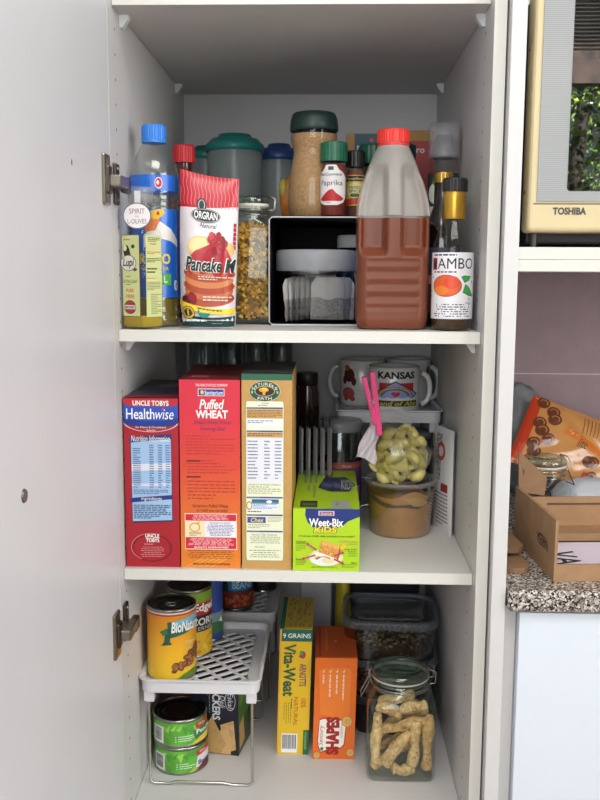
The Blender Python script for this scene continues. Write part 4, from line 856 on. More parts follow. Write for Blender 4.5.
carton('small lime green Weet-Bix snack carton lying at front of middle shelf', .2385, .3315, .0262, Z2, .0895, .25, LIME, 0, P(158, 192, 26, .4), P(150, 186, 24, .4), LIME, f_wb, t_wb, flap=False)  # top and right side in darker lime, shade put into the colour

# glasses at the back
for i, (x, y, r, lab) in enumerate(((.055, .45, .024, 'tall clear drinking glass at back left behind the red carton'), (.104, .47, .024, 'tall clear drinking glass behind the Puffed Wheat carton, left one'), (.152, .45, .022, 'tall clear drinking glass behind the Puffed Wheat carton, right one'), (.198, .47, .022, 'tall clear drinking glass behind the kraft carton'))):
    t = thing('drinking_glass', lab, 'glass', (x, y, Z2), 0, 'tall glasses at the back')
    b = MB().lathe([(r * .7, 0), (r * .72, .004), (r * .75, .012), (r, .2), (r, .288), (r * .95, .29), (r * .93, .288), (r * .93, .2), (r * .66, .016), (.001, .014)], clear(215, 220, 222, .12, .6, .05, 2), cap1=False); b.build('body', t)
t = thing('brown_bottle', 'dark brown round jar at back behind the kraft cereal carton', 'jar', (.248, .42, Z2))
MB().lathe([(.02, 0), (.022, .004), (.022, .2), (.018, .222)], P(52, 32, 20, .15, coat=.6)).build('body', t); MB().lathe([(.0185, .214), (.0195, .215), (.0195, .235), (.0185, .237)], P(40, 30, 26, .4)).build('cap', t)

# foil sachets standing in a row
SILV = P(96, 96, 100, .35, .7); proto = None
for i in range(5):
    x = .243 + .0115 * i; y = .29 - .006 * (i % 2)
    labs = ['silver foil sachet standing closest to the kraft cereal carton', 'silver foil sachet standing second from the kraft carton', 'silver foil sachet in the middle of the standing row', 'silver foil sachet standing second from the round purple jar', 'silver foil sachet standing closest to the round purple jar']
    if i == 0:
        t = thing('foil_sachet', labs[0], 'sachet', (x, y, Z2), 0, 'foil sachets in a row')
        b = MB()
        def S(s): return lambda u, v: (s * (.0042 * (sin(pi * u) ** .5) * (1 - v) ** .5 + .0004), (u - .5) * .1, .176 * v + .006 * sin(pi * u) * (v > .95))
        b.grid(lambda u, v: S(-1)(1 - u, v), 10, 14, SILV); b.grid(S(1), 10, 14, SILV)
        b.grid(lambda u, v: (.0018 * sin(pi * u * 2) + (u - .5) * .007, -.0498 - .0025 * sin(pi * u) - .001 * sin(20 * v), .002 + .168 * v - .004 * u), 6, 14, P(150, 150, 154, .35, .5)); F = flat((-.0022, -.0535, .085), (.0044, 0, 0), (0, 0, -.08)); b.text(F, 'NUTS', .0, .05, 1, .6, P(190, 44, 120), 0, rot=-90, bold=.03)
        b.build('foil', t); proto = t
    else: dup(proto, (x, y, Z2), 0, labs[i])

t = thing('plastic_jar', 'round clear jar with grey lid and purple label behind green snack carton', 'jar', (.307, .324, Z2))
MB().lathe([(.034, 0), (.0365, .004), (.0365, .15), (.033, .158)], clear(200, 205, 205, .1, .5, .08, 2), cap1=False).build('body', t); MB().lathe([(.03, .003), (.0345, .006), (.0345, .07)], P(58, 34, 26, .7, noise=.2, scale=200)).build('contents', t)
MB().lathe([(.0365, .150), (.038, .151), (.038, .164), (.036, .168), (.001, .168)], milky(170, 172, 176, .55, .15), cap1=False, cap0=False).build('lid', t)
b = MB(); M = cylM(.0366, .03, .1, -150, 150); b.rect(M, 0, 0, 1, 1, P(112, 62, 128, .45), 0, 50); b.rect(M, 0, 0, 1, .14, P(176, 96, 66, .45), 1, 50); b.rect(M, 0, .02, 1, .04, P(110, 50, 90, .45), 2, 50); b.text(M, 'Prunes', .52, .05, .6, .12, P(220, 200, 170), 2); b.bars(M, .62, .6, .7, .95, 3, 3); b.build('label', t)

# raised white shelf with mugs
RK = P(214, 214, 218, .45)
def lattice(b, x0, x1, y0, y1, z, pa, wa, pb, wb, ang, th=.0022, m=RK):
    """slanted openwork grid clipped to a rectangle"""
    cx, cy = (x0 + x1) / 2, (y0 + y1) / 2
    for ax, pitch, wd in ((ang, pa, wa), (ang + 90, pb, wb)):
        d_ = Vector((cos(rad(ax)), sin(rad(ax)))); n = Vector((-d_.y, d_.x))
        for k in range(-40, 41):
            o = Vector((cx, cy)) + n * (k * pitch); t0, t1 = -9, 9
            for oo, dd, lo, hi in ((o.x, d_.x, x0, x1), (o.y, d_.y, y0, y1)):
                a, c = sorted(((lo - oo) / dd, (hi - oo) / dd)); t0, t1 = max(t0, a), min(t1, c)
            if t1 - t0 > .004:
                p, q = o + d_ * t0, o + d_ * t1; mid = (p + q) / 2; L = (t1 - t0)
                b.box(-L / 2, L / 2, -wd / 2, wd / 2, -th / 2, th / 2 - (.0002 if ax != ang else 0), m, M=Matrix.Translation((mid.x, mid.y, z)) @ Matrix.Rotation(rad(ax), 4, 'Z'))
def wire_rack(label, x0, x1, y0, y1, zt, base=ZF):
    t = thing('stacking_rack', label, 'rack', (0, 0, base))
    b = MB()
    pts0 = rsq((x1 - x0) / 2, (y1 - y0) / 2, .016, 5); c = ((x0 + x1) / 2, (y0 + y1) / 2)
    def ring(dx, z): return [(c[0] + x * (1 + 2 * dx / (x1 - x0)), c[1] + y * (1 + 2 * dx / (y1 - y0)), z) for x, y in pts0]
    b.rings([ring(-.002, zt - .012), ring(0, zt - .022), ring(.0005, zt - .004), ring(.004, zt - .002), ring(.004, zt), ring(.0, zt), ring(-.0025, zt - .003), ring(-.004, zt - .012)], RK, False, False, False)
    b.build('rim', t)
    b = MB(); zd = zt - .0115; m_ = .02
    o_ = ring(-.003, zd + .0011); i_ = [(c[0] + x * ((x1 - x0) / 2 - m_) / ((x1 - x0) / 2), c[1] + y * ((y1 - y0) / 2 - m_) / ((y1 - y0) / 2), zd + .0011) for x, y in pts0]
    n = len(o_); b.add(o_ + i_, [[j, (j + 1) % n, n + (j + 1) % n, n + j] for j in range(n)], RK); b.add([(x, y, z - .0022) for x, y, z in o_ + i_], [[n + j, n + (j + 1) % n, (j + 1) % n, j] for j in range(n)], RK)
    lattice(b, x0 + m_ - .002, x1 - m_ + .002, y0 + m_ - .002, y1 - m_ + .002, zd, .0185, .006, .0305, .005, 38)
    b.build('deck', t)
    for x in (x0 + .012, x1 - .012):
        for y in (y0 + .012, y1 - .012): MB().box(x - .008, x + .008, y - .007, y + .007, zt - .04, zt - .0135, RK, .002).build('socket', t)
    for y, s in ((y0 + .01, 1), (y1 - .01, -1)):
        xa, xb = x0 + .011, x1 - .011
        MB().tube([(xa, y, zt - .036), (xa, y, .008), (xa + .006, y, .003), (xa + .03, y, .0024), (xa + .04, y, .0055), (xb - .045, y, .0055), (xb - .03, y, .0024), (xb - .006, y, .0024), (xb, y, .008), (xb, y, zt - .036)], .0022, P(196, 192, 186, .25, 1.0), 8).build('wire_leg', t)
    return t
TR = .178
wire_rack('white plastic stacking rack holding mugs on the middle shelf', .302, .4835, .366, .602, .178, Z2)
MZ = Z2 + .1682
CER = P(222, 222, 220, .2, coat=.4)
def mug(label, x, y, r, h, ha, fp):
    t = thing('mug', label, 'mug', (x, y, MZ), 0, 'mugs on the raised rack')
    b = MB().lathe([(r * .86, 0), (r * .95, .002), (r, .008), (r, h - .002), (r - .0012, h), (r - .003, h - .002), (r - .003, .008), (r * .8, .005), (.001, .005)], CER, cap1=False); fp(b, r, h); b.build('body', t)
    a = rad(ha); ux, uy = sin(a), -cos(a); pts = []
    for k in range(17):
        q = rad(-80 + 160 * k / 16); d_ = r - .004 + .024 * max(0, cos(q)) ** .6; pts.append((ux * d_, uy * d_, h * .5 + h * .34 * sin(q)))
    MB().tube(pts, .0048, CER, 10).build('handle', t)
    return t
def kan(b, r, h):
    M = cylM(r, .0135, h - .003, -62, 62); INK = P(20, 20, 24)
    b.text(M, 'KANSAS', .17, .06, .88, .25, INK, 0, bold=.04)
    b.rect(M, .2, .36, .86, .62, P(190, 40, 50), 0, 12); b.poly(M, [(.5, .3), (.98, .66), (.5, .98), (.06, .66)], P(30, 50, 110), 1); b.poly(M, [(.5, .335), (.93, .66), (.5, .96), (.1, .66)], P(150, 166, 222), 2)
    for k, c in enumerate(((210, 60, 50), (232, 190, 70), (70, 150, 90), (60, 80, 170))): b.ring(M, .5, .72, .34 - .03 * k, .27 - .024 * k, .09, P(*c), 3, 24, 185, 355)
    b.oval(M, .47, .64, .045, .05, P(200, 30, 44), 4); b.oval(M, .54, .64, .045, .05, P(200, 30, 44), 4); b.poly(M, [(.43, .66), (.58, .66), (.505, .74)], P(200, 30, 44), 4)
    for k in range(8): b.oval(M, .2 + .085 * k, .78 + .02 * (k % 2), .06, .045, P(226, 226, 230), 5, 12)
    b.rect(M, .12, .82, .93, .97, P(60, 50, 30), 6, 16); b.text(M, 'Land of Ahs', .15, .835, .9, .955, P(214, 200, 60), 7, shear=.2, bold=.02)
mug('white Kansas souvenir mug with rainbow diamond at front of rack', .403, .418, .0455, .0835, 94, kan)
def bear(b, r, h):
    M = cylM(r, .002, h - .003, -80, 60); BN = P(90, 40, 34)
    b.oval(M, .3, .3, .12, .16, BN, 0, 14); b.oval(M, .26, .14, .06, .07, P(176, 104, 50), 1, 12); b.oval(M, .2, .42, .05, .1, BN, 1, 10); b.oval(M, .4, .44, .05, .1, BN, 1, 10); b.oval(M, .28, .72, .14, .14, P(186, 90, 84), 0, 14); b.oval(M, .24, .84, .05, .06, P(170, 80, 76), 1, 10); b.oval(M, .38, .84, .05, .06, P(170, 80, 76), 1, 10); b.oval(M, .9, .2, .06, .06, P(176, 104, 50), 0, 10)
mug('white mug with brown animal picture at back left of rack', .350, .508, .0415, .0865, -92, bear)
def bear2(b, r, h):
    M = cylM(r, .002, h - .003, -80, 60); b.oval(M, .22, .15, .09, .09, P(166, 98, 50), 0, 14); b.oval(M, .25, .36, .1, .14, P(120, 70, 50), 0, 14); b.oval(M, .95, .3, .05, .2, P(110, 60, 50), 0, 12)
mug('white mug at back right of rack behind the Kansas mug', .439, .525, .0415, .0865, 60, bear2)

t = thing('food_tub', 'clear tub of tan paste under the bag of tortellini', 'tub', (.4045, .2335, Z2))
MB().lathe([(.0455, 0), (.048, .003), (.056, .082)], clear(238, 238, 238, .08, .5, .08, 2), cap1=False).build('body', t)
R = random.Random(3); b = MB()
def pasteM(u, v): # wall of paste with smeared top edge
    a = 2 * pi * u; top = .067 + .006 * sin(a * 2 + 1) + .004 * sin(5 * a); z = .002 + (top - .002) * v; r = .047 + .0075 * z / .08; return (r * sin(a), -r * cos(a), z)
b.grid(lambda u, v: pasteM(1 - u, v), 64, 10, P(186, 136, 82, .6, noise=.04, scale=80), True); b.lathe([(.049, .06), (.03, .066), (.001, .064)], P(176, 128, 78, .6), cap0=False, cap1=False)
M = cylM(lambda z: .0474 + .0075 * z / .08, .042, .068, -75, 80, base=0)
b.poly(M, [(0, .2), (.15, .5), (.3, .7), (.5, .62), (.65, .75), (.8, .55), (1, .4), (1, 0), (.8, .1), (.75, .3), (.6, .4), (.4, .5), (.25, .35), (.1, .0)], P(96, 74, 62, .7), 0)
b.poly(M, [(.6, .0), (.72, .1), (.8, .45), (.72, .62), (.6, .55), (.5, .1)], P(196, 160, 100, .6), 1); b.build('paste', t)
b = MB().lathe([(.056, .082), (.0585, .083), (.0585, .088), (.0565, .0895), (.053, .0885), (.051, .085), (.001, .085)], milky(190, 190, 190, .3, .2), cap0=False, cap1=False); b.lathe([(.034, .0868), (.034, .0872)], P(206, 206, 202, .6), smooth=False)
F = flat((-.03, .03, .0873), (.06, 0, 0), (0, -.06, 0)); b.lines(F, .2, .55, .9, .95, 6, P(60, 60, 60), 0, 70, .5, True); b.build('lid', t)

# bag of tortellini with pink peg
bg = thing('pasta_bag', 'clear bag of tortellini gathered at the neck on the tan tub', 'bag', (.400, .205, Z2 + .0905))
def bagr(q, k):
    z, rx, ry, cx, cy = q; out = []
    for j in range(40):
        a = 2 * pi * j / 40; w = 1.1 + .05 * sin(5 * a + 9 * z * 20) + .04 * sin(11 * a + k); out.append((cx + rx * w * cos(a), cy + ry * w * sin(a), z))
    return out
prof_ = [(.0, .012, .012, -.002, 0), (.004, .026, .024, -.002, 0), (.015, .036, .03, -.002, 0), (.03, .043, .033, 0, 0), (.048, .044, .033, 0, 0), (.066, .038, .029, -.004, 0), (.082, .028, .02, -.012, -.01), (.094, .016, .011, -.028, -.028), (.101, .007, .006, -.038, -.047)]
MB().rings([bagr(q, i) for i, q in enumerate(prof_)], clear(240, 240, 236, .09, .5, .14, 1.6), True, True, True).build('film', bg)
WR = milky(206, 198, 206, .72, .35)
b = MB()
def flare(u, v):
    a = -.3 + 1.35 * v; x = -.03 - .003 * v + (u - .5) * (.012 + .022 * v) + .002 * sin(9 * v + 6 * u); z = .102 - .058 * v + .006 * sin(5 * u) ; y = -.056 - .006 * v + .003 * sin(14 * u + 6 * v)
    return (x - .012 * v - .014, y, z)
b.grid(flare, 14, 14, WR); b.grid(lambda u, v: (lambda p: (p[0], p[1] + .0012, p[2]))(flare(1 - u, v)), 14, 14, WR)
def flare2(u, v): return (-.036 + .05 * v, -.05 + .03 * v + .003 * sin(12 * u), .098 + .026 * u * (1 - .2 * v) + .006 * sin(3 * v) - .01 * v)
b.grid(flare2, 10, 10, milky(190, 190, 192, .5, .3)); b.build('gathered_neck', bg)
pg = thing('clothes_peg', 'pink plastic clothes peg clipped on the neck of the bag', 'peg', (.3575, .143, Z2 + .19), 0)
PKM = P(226, 60, 128, .4)
def leg_(x0, z0, x1, z1, w):
    d_ = Vector((x1 - x0, 0, z1 - z0)); L = d_.length; a = math.atan2(d_.x, d_.z)
    return MB().box(-w / 2, w / 2, -.0045, .0045, 0, L, PKM, .0015, M=Matrix.Translation((x0, 0, z0)) @ Matrix.Rotation(a, 4, 'Y'))
leg_(-.0005, .0, -.019, .072, .0072).build('arm', pg); b = leg_(.0065, -.0165, -.0065, .0795, .0085); b.build('arm', pg)
b = MB().tube([(-.0115, -.0052, .036), (-.004, -.0056, .038), (-.0045, -.0056, .031), (-.0085, -.0058, .016), (-.007, -.0056, .013)], .0008, STEEL, 6); b.tube([(-.006, 0.0046, .035), (-.004, -.0052, .035)], .0022, STEEL, 8); b.build('spring', pg)
R = random.Random(21); proto = None
TO = P(206, 192, 118, .5, noise=.06, scale=120)
tspots = [(-.022, -.016, .012), (.0, -.02, .012), (.021, -.014, .014), (-.03, -.012, .03), (-.009, -.023, .03), (.014, -.022, .031), (.032, -.008, .034), (-.02, -.016, .049), (.003, -.021, .051), (.026, -.012, .052), (-.012, -.012, .067), (.01, -.01, .068), (-.018, .01, .02), (.016, .01, .03), (0, .008, .05)]
wh = ['lowest left', 'lowest middle', 'lowest right', 'second row left', 'second row centre left', 'second row centre right', 'second row right', 'third row left', 'third row centre', 'third row right', 'topmost left', 'topmost right', 'hidden back left', 'hidden back right', 'hidden back centre']
for i, (x, y, z) in enumerate(tspots):
    if proto is None:
        b = MB(); pts = []; rr = []
        for k in range(22):
            a = rad(-20 + 335 * k / 21); pts.append((.0098 * cos(a), .004 * sin(2 * a), .0088 * sin(a))); rr.append((.0042 + .0044 * sin(pi * k / 21) ** 1.2) * (1 + .06 * sin(k * 2.1)))
        b.tube(pts, .006, TO, 10, False, rr)
        b.grid(lambda u, v: ((.013 + .007 * v) * cos(rad(200 + 140 * u)), -.002 + .004 * u, (.013 + .007 * v) * sin(rad(200 + 140 * u))), 12, 3, TO)
        o = b.build('tortellini'); proto = o
    else: o = proto.copy(); C.objects.link(o)
    o.location = (.4 + x * 1.02, .205 + y * .9, Z2 + .0945 + z); o.rotation_euler = (R.uniform(-.5, .5), R.uniform(0, 6.3), R.uniform(-.6, .6))
    tag(o, ('pale green tortellini piece in the clear bag, ' + wh[i]) if i < 12 else 'tortellini piece buried at the back of the clear bag', 'pasta', 'tortellini in the clear bag')
t = thing('food_tub', 'small frosted tub at the back under the mug rack', 'tub', (.44, .43, Z2)); MB().lathe([(.03, 0), (.034, .12)], milky(90, 90, 95, .7)).build('body', t); MB().lathe([(.0345, .1205), (.036, .121), (.036, .13), (.034, .132)], milky(150, 150, 156, .7)).build('lid', t)

# printed packets against the right wall
def pk(label, x, y, rz, h, w, inkred):
    t = thing('paper_packet', label, 'packet', (x, y, Z2), rz, 'flat packets on the right wall')
    b = MB(); PW = P(224, 222, 224, .35, coat=.3)
    def S(s, l=0): return lambda u, v: Vector(((u - .5) * w, s * (.0052 * (sin(pi * u) * sin(pi * min(1, v * 1.02))) ** .5 + .0004 + .0002 * l), h * (1 - v)))
    b.grid(lambda u, v: S(-1)(u, v), 14, 20, PW); b.grid(lambda u, v: S(1)(1 - u, v), 14, 20, PW)
    M = lambda u, v, l=0: S(-1, l + 1)(u, v)
    b.lines(M, .2, .06, .5, .5, 4, P(60, 50, 50), 0, 80, .5, vert=True); b.lines(M, .25, .62, .85, .95, 9, P(80, 76, 80), 0, 81, .35)
    if inkred: b.oval(M, .5, .22, .2, .09, P(190, 80, 60), 1); b.oval(M, .5, .22, .12, .05, PW, 2); b.rect(M, .55, .52, .85, .6, P(150, 50, 40), 1)
    b.build('wrapper', t); return t
pk('white printed packet leaning at right wall, the nearest one', .4725, .236, -73, .17, .075, True)
pk('white printed packet behind the nearest one at right wall', .4805, .254, -79, .166, .075, False)

# ------------------------------------------------------------------ bottom shelf
wire_rack('front white rack with yellow cans above and green cans below', .0045, .185, .095, .325, TR)
wire_rack('rear white rack with baked beans can on it at back left', .0045, .193, .375, .605, TR)
DECK = ZF + TR - .0103
TIN = P(160, 158, 152, .25, 1.0); TIND = P(92, 90, 84, .3, 1.0)
def can(label, x, y, z, r, h, lab, rz=0, ringpull=0, group=None, lidm=None):
    t = thing('food_can', label, 'can', (x, y, z), rz, group)
    MB().lathe([(r - .002, 0), (r, .001), (r, .003), (r - .0012, .005), (r - .0012, h - .005), (r, h - .003), (r, h - .001), (r - .0015, h)], TIN, seg=64, cap1=False).build('body', t)
    lm = lidm or TIND
    MB().lathe([(r - .0015, h), (r - .003, h - .004), (r * .82, h - .004), (r * .8, h - .0032), (r * .76, h - .0032), (r * .74, h - .004), (r * .62, h - .004), (r * .6, h - .0034), (r * .56, h - .0034), (r * .54, h - .004), (.001, h - .004)], lm, seg=64, cap0=False, cap1=False).build('lid', t)
    b = MB(); lab(b, r - .0012, h); b.build('label', t)
    if ringpull: b = MB(); b.tube([(.0085 * cos(k * pi / 10), -.004 + .0065 * sin(k * pi / 10), h - .0028) for k in range(20)], .0012, TIN, 6, True); b.build('centre_ring', t)
    return t
YE = ramp_mat('yellow_orange_can_print', [(0, (234, 196, 44)), (.45, (232, 172, 40)), (1, (222, 136, 30))], 'Z', 0, .115, .3)
def l_bio(b, r, h):
    M = cylM(r, .004, h - .005, -180, 180); b.rect(M, 0, 0, 1, 1, YE, 0, 72); b.rect(M, 0, 0, 1, .022, P(226, 222, 216), 1, 72); b.rect(M, 0, .022, 1, .045, P(186, 40, 44), 2, 72)
    N = cylM(r, .004, h - .005, -90, 90)
    b.poly(N, [(.5, .13), (.98, .1), (1, .26), (.52, .37)], P(36, 92, 80), 3); b.poly(N, [(.55, .13), (.75, .09), (1, .07), (1, .16), (.6, .2)], P(120, 178, 206), 4); b.text(N, 'BioNaturae', .55, .13, 1.02, .29, WHITE, 6, shear=.15, bold=.03)
    b.poly(N, [(.4, .28), (.5, .22), (.55, .24), (.53, .42), (.56, .46), (.42, .48), (.46, .42), (.47, .32)], P(30, 84, 66), 5); b.poly(N, [(.42, .28), (.5, .235), (.51, .3), (.44, .33)], P(52, 120, 80), 6)
    b.text(N, 'Organic', .73, .43, .93, .5, P(232, 214, 150), 4, bold=.01); b.text(N, 'Lentils', .75, .53, .9, .59, P(232, 214, 150), 4, bold=.01)
    R = random.Random(12)
    for k in range(60):
        u, v = R.uniform(0, 1), R.uniform(0, 1); uu = .58 + .4 * u; vv = .87 - .28 * v * (.4 + .6 * u) - .1 * u
        b.oval(N, uu, vv, .036, .031, P(104, 62, 34), 4 + k % 4, 10); b.oval(N, uu - .006, vv - .006, .02, .017, P(*R.choice(((146, 92, 54), (166, 108, 66), (130, 80, 46)))), 8 + k % 4, 8)
    b.poly(N, [(.6, 1), (.7, .93), (.85, .89), (1, .9), (1, 1)], P(96, 128, 44), 3)
    b.poly(N, [(.02, .45), (.07, .45), (.07, .85), (.02, .85)], WHITE, 2)
can('tall yellow organic lentil can at the front of the white rack', .0455, .142, DECK, .0385, .1155, l_bio, 0, 1)
def l_corn(b, r, h):
    M = cylM(r, .004, h - .005, -180, 180); b.rect(M, 0, 0, 1, 1, P(226, 178, 40), 0, 60); b.rect(M, 0, 0, 1, .16, P(128, 160, 50), 1, 60); b.rect(M, 0, .36, 1, .62, P(26, 26, 26), 1, 60); b.rect(M, 0, .16, 1, .36, P(176, 36, 44), 1, 60)
    N = cylM(r, .004, h - .005, -90, 90); b.text(N, 'Edgell', .6, .17, 1, .33, WHITE, 3, bold=.03); b.text(N, 'CORN', .56, .4, 1, .52, P(214, 214, 210), 3, bold=.03); b.text(N, 'KERNELS', .6, .54, 1, .6, P(190, 190, 180), 3)
    R = random.Random(5)
    for k in range(40): b.oval(N, R.uniform(.5, 1), R.uniform(.66, .98), .03, .025, P(*R.choice(((236, 200, 70), (206, 150, 30)))), 2 + k % 3, 8)
can('yellow and black corn can standing behind the lentil can', .0605, .2265, DECK, .0372, .115, l_corn)
def l_blue(b, r, h):
    M = cylM(r, .004, h - .005, -180, 180); b.rect(M, 0, 0, 1, 1, P(40, 72, 150), 0, 60); b.rect(M, 0, .55, 1, .8, P(120, 150, 150), 1, 60); b.rect(M, 0, .7, 1, .9, P(60, 110, 70), 2, 60); N = cylM(r, .004, h - .005, -90, 90); b.poly(N, [(.8, .7), (.87, .62), (.94, .74)], WHITE, 3)
can('blue can standing behind the corn can near the back of the front rack', .082, .285, DECK, .027, .112, l_blue)
def l_beans(b, r, h):
    M = cylM(r, .004, h - .005, -180, 180); b.rect(M, 0, 0, 1, 1, P(30, 62, 68), 0, 60); N = cylM(r, .004, h - .005, -80, 100); b.poly(N, [(.3, .2), (.9, .2), (.86, .66), (.36, .66)], P(56, 124, 186), 1); b.text(N, 'BAKED', .42, .3, .8, .44, P(176, 214, 232), 2, bold=.02); b.text(N, 'BEANS', .42, .48, .8, .62, P(176, 214, 232), 2, bold=.02)
    b.rect(M, 0, .68, 1, .97, P(130, 44, 40), 3, 60); R = random.Random(7)
    for k in range(40): b.oval(N, R.uniform(.3, .9), R.uniform(.72, .94), .03, .03, P(*R.choice(((196, 110, 60), (170, 80, 40)))), 4 + k % 3, 8)
can('baked beans can with blue label on the rear rack', .1145, .437, DECK, .0345, .112, l_beans)
def l_red(b, r, h):
    M = cylM(r, .004, h - .005, -180, 180); b.rect(M, 0, 0, 1, 1, P(166, 40, 44), 0, 60); b.oval(cylM(r, .004, h - .005, -80, 100), .45, .45, .12, .3, P(60, 24, 24), 1)
can('red can at the left end of the rear rack', .047, .43, DECK, .0315, .112, l_red)
def l_dk(b, r, h):
    M = cylM(r, .004, h - .005, -180, 180); b.rect(M, 0, 0, 1, 1, P(34, 32, 38), 0, 60); N = cylM(r, .004, h - .005, -80, 100); b.oval(N, .4, .6, .25, .3, P(56, 54, 60), 1); b.text(N, 'PLUMS', .25, .5, .55, .66, P(120, 120, 124), 2)
can('dark labelled can on the rear rack beside baked beans', .160, .53, DECK, .0265, .112, l_dk)
GRN = P(92, 168, 56, .35, coat=.2, noise=.12, scale=45)
def l_grn(second):
    def f(b, r, h):
        M = cylM(r, .004, h - .005, -180, 180); b.rect(M, 0, 0, 1, 1, GRN, 0, 72); N = cylM(r, .004, h - .005, -90, 90); R = random.Random(13 + second)
        for k in range(10): b.poly(N, [(.22 + .07 * k, .1 + R.uniform(0, .3)), (.3 + .07 * k, .05 + R.uniform(0, .2)), (.27 + .07 * k, .3 + R.uniform(0, .3))], P(*R.choice(((140, 200, 90), (70, 150, 50), (160, 205, 80)))), 1)
        b.rect(N, .17, .2, .345, .95, P(226, 224, 230), 2, 6); b.bars(N, .185, .24, .335, .9, 15 + second, 4, True)
        for k in range(3): b.oval(N, .5, .6 + .1 * k, .008, .02, WHITE, 2, 8)
        b.lines(N, .53, .57, .72, .86, 3, P(226, 238, 220), 2, 90 + second, .35)
        b.poly(N, [(.74, .12), (.98, .02), (.98, .26), (.74, .34)], P(196, 44, 48), 5); b.lines(N, .78, .13, .94, .25, 2, P(240, 210, 205), 6, 91, .5)
        if second: b.poly(N, [(.75, .36), (1, .26), (1, .8), (.72, .92)], P(222, 220, 224), 3); b.text(N, 'Beetroot', .76, .55, 1.1, .76, P(50, 50, 84), 6, bold=.02); b.poly(N, [(.72, .95), (.85, .72), (1, .68), (1, 1), (.72, 1)], P(112, 36, 52), 4); b.poly(N, [(.64, 1), (.7, .8), (.76, .86), (.74, 1)], P(170, 190, 70), 4)
        else: b.poly(N, [(.7, .4), (1, .3), (1, .72), (.74, .82)], P(54, 124, 70), 3); b.text(N, 'Peaches', .75, .4, 1.08, .6, WHITE, 6, bold=.02); b.poly(N, [(.68, 1), (.8, .78), (1, .68), (1, 1)], P(224, 196, 70), 4)
    return f
can('bottom green can of the stacked pair under the front rack', .053, .173, ZF, .0435, .046, l_grn(1), 0, 0, 'stacked green cans')
can('top green can of the stacked pair under the front rack', .0515, .173, ZF + .0462, .0435, .046, l_grn(0), 0, 0, 'stacked green cans', P(64, 62, 58, .32, 1.0))
def l_brown(b, r, h): M = cylM(r, .004, h - .005, -180, 180); b.rect(M, 0, 0, 1, 1, P(120, 66, 40, .4), 0, 60); b.rect(M, 0, .03, 1, .07, P(180, 120, 80), 1, 60)
can('brown labelled can behind the stacked green cans', .050, .268, ZF, .037, .15, l_brown)

def f_cr(b, F):
    W_ = P(214, 214, 220); b.text(F, 'CRACKERS', .45, .0, .62, .56, W_, 1, bold=.03, rot=90); b.text(F, 'Deli', .62, .24, .72, .4, W_, 1, shear=.2, rot=90)
    b.ring(F, .83, .3, .11, .125, .08, W_, 1, 28); b.text(F, 'Eskal', .78, .2, .89, .4, W_, 1, rot=90, shear=.2); b.lines(F, .3, .05, .4, .48, 2, P(150, 150, 170), 1, 95, .25, vert=True); b.text(F, 'Or', .1, .06, .2, .14, W_, 1, rot=90)
    CK = P(206, 164, 108, .6, noise=.08, scale=200)
    b.poly(F, [(.62, .62), (.9, .55), (.95, .92), (.7, .99)], CK, 1); b.poly(F, [(.55, .7), (.8, .66), (.84, .99), (.55, .99)], P(214, 172, 116, .6), 2); b.poly(F, [(.2, .72), (.45, .52), (.74, .86), (.62, .99), (.24, .99)], P(198, 154, 98, .6), 3)
    R = random.Random(3)
    for k in range(40): b.oval(F, R.uniform(.28, .66), R.uniform(.68, .97), .008, .006, P(150, 106, 60), 4, 6)
def r_cr(b, F): b.rect(F, 0, 0, 1, .6, P(70, 116, 50, .4), 0); b.poly(F, [(.1, .05), (.5, .02), (.45, .35), (.08, .4)], P(110, 150, 70), 1); b.poly(F, [(.05, .62), (.4, .58), (.5, .9), (.1, .95)], P(196, 154, 98), 1); b.poly(F, [(0, .6), (1, .6), (1, 1), (0, 1)], P(60, 84, 56), 0)
carton('black cracker carton with tan crackers pictured, under the front rack', .070, .151, .20, ZF, .135, .075, P(22, 22, 40, .4), -10, P(22, 22, 40, .4), P(36, 52, 36, .4), P(26, 26, 44, .4), f_cr, None, r_cr, flap=False, cat='cracker box', name='cracker_box')
YV = P(226, 186, 32, .4, coat=.2)
def f_vita(b, F):
    b.rect(F, 0, 0, .05, 1, P(220, 160, 40), 0); b.rect(F, .06, 0, 1, .095, P(22, 96, 78), 0); b.text(F, '9 GRAINS', .1, .032, .96, .068, WHITE, 1, bold=.01)
    G_ = P(30, 90, 60); b.text(F, 'Vita-Weat', .14, .115, .52, .53, G_, 1, bold=.03, rot=90); PU = P(116, 44, 96); b.text(F, "ARNOTTS", .64, .27, .86, .45, PU, 1, bold=.02, rot=90)
    b.oval(F, .73, .2, .09, .03, P(60, 96, 120), 1); b.oval(F, .68, .185, .05, .018, P(70, 150, 70), 2); b.oval(F, .76, .205, .05, .02, P(190, 50, 56), 3); b.poly(F, [(.6, .205), (.68, .2), (.68, .218), (.62, .218)], P(190, 50, 56), 3)
    RO = P(196, 104, 30); b.text(F, '100%', .72, .545, .88, .62, RO, 1, bold=.02, rot=90); b.text(F, 'NATURAL', .5, .535, .63, .77, RO, 1, bold=.02, rot=90); b.lines(F, .14, .58, .42, .75, 4, P(130, 130, 40), 1, 96, .3, vert=True); b.lines(F, .38, .55, .44, .7, 1, P(80, 110, 40), 1, 97, .5, vert=True)
    b.bars(F, .14, .83, .64, .985, 17, 2); b.rect(F, .82, .8, 1, 1, P(30, 104, 64), 1); b.text(F, 'vitaweat', .86, .815, .95, .96, P(150, 190, 110), 2, rot=90)
def t_vita(b, F):
    b.rect(F, 0, 0, .14, 1, P(30, 92, 70), 0); b.poly(F, [(.16, .02), (1, .02), (1, .95), (.16, .95)], P(176, 150, 62), 0); R = random.Random(31)
    for k in range(60): b.oval(F, R.uniform(.2, .96), R.uniform(.05, .92), .03, .05, P(*R.choice(((140, 116, 44), (190, 166, 84), (120, 110, 60)))), 1 + k % 3, 6)
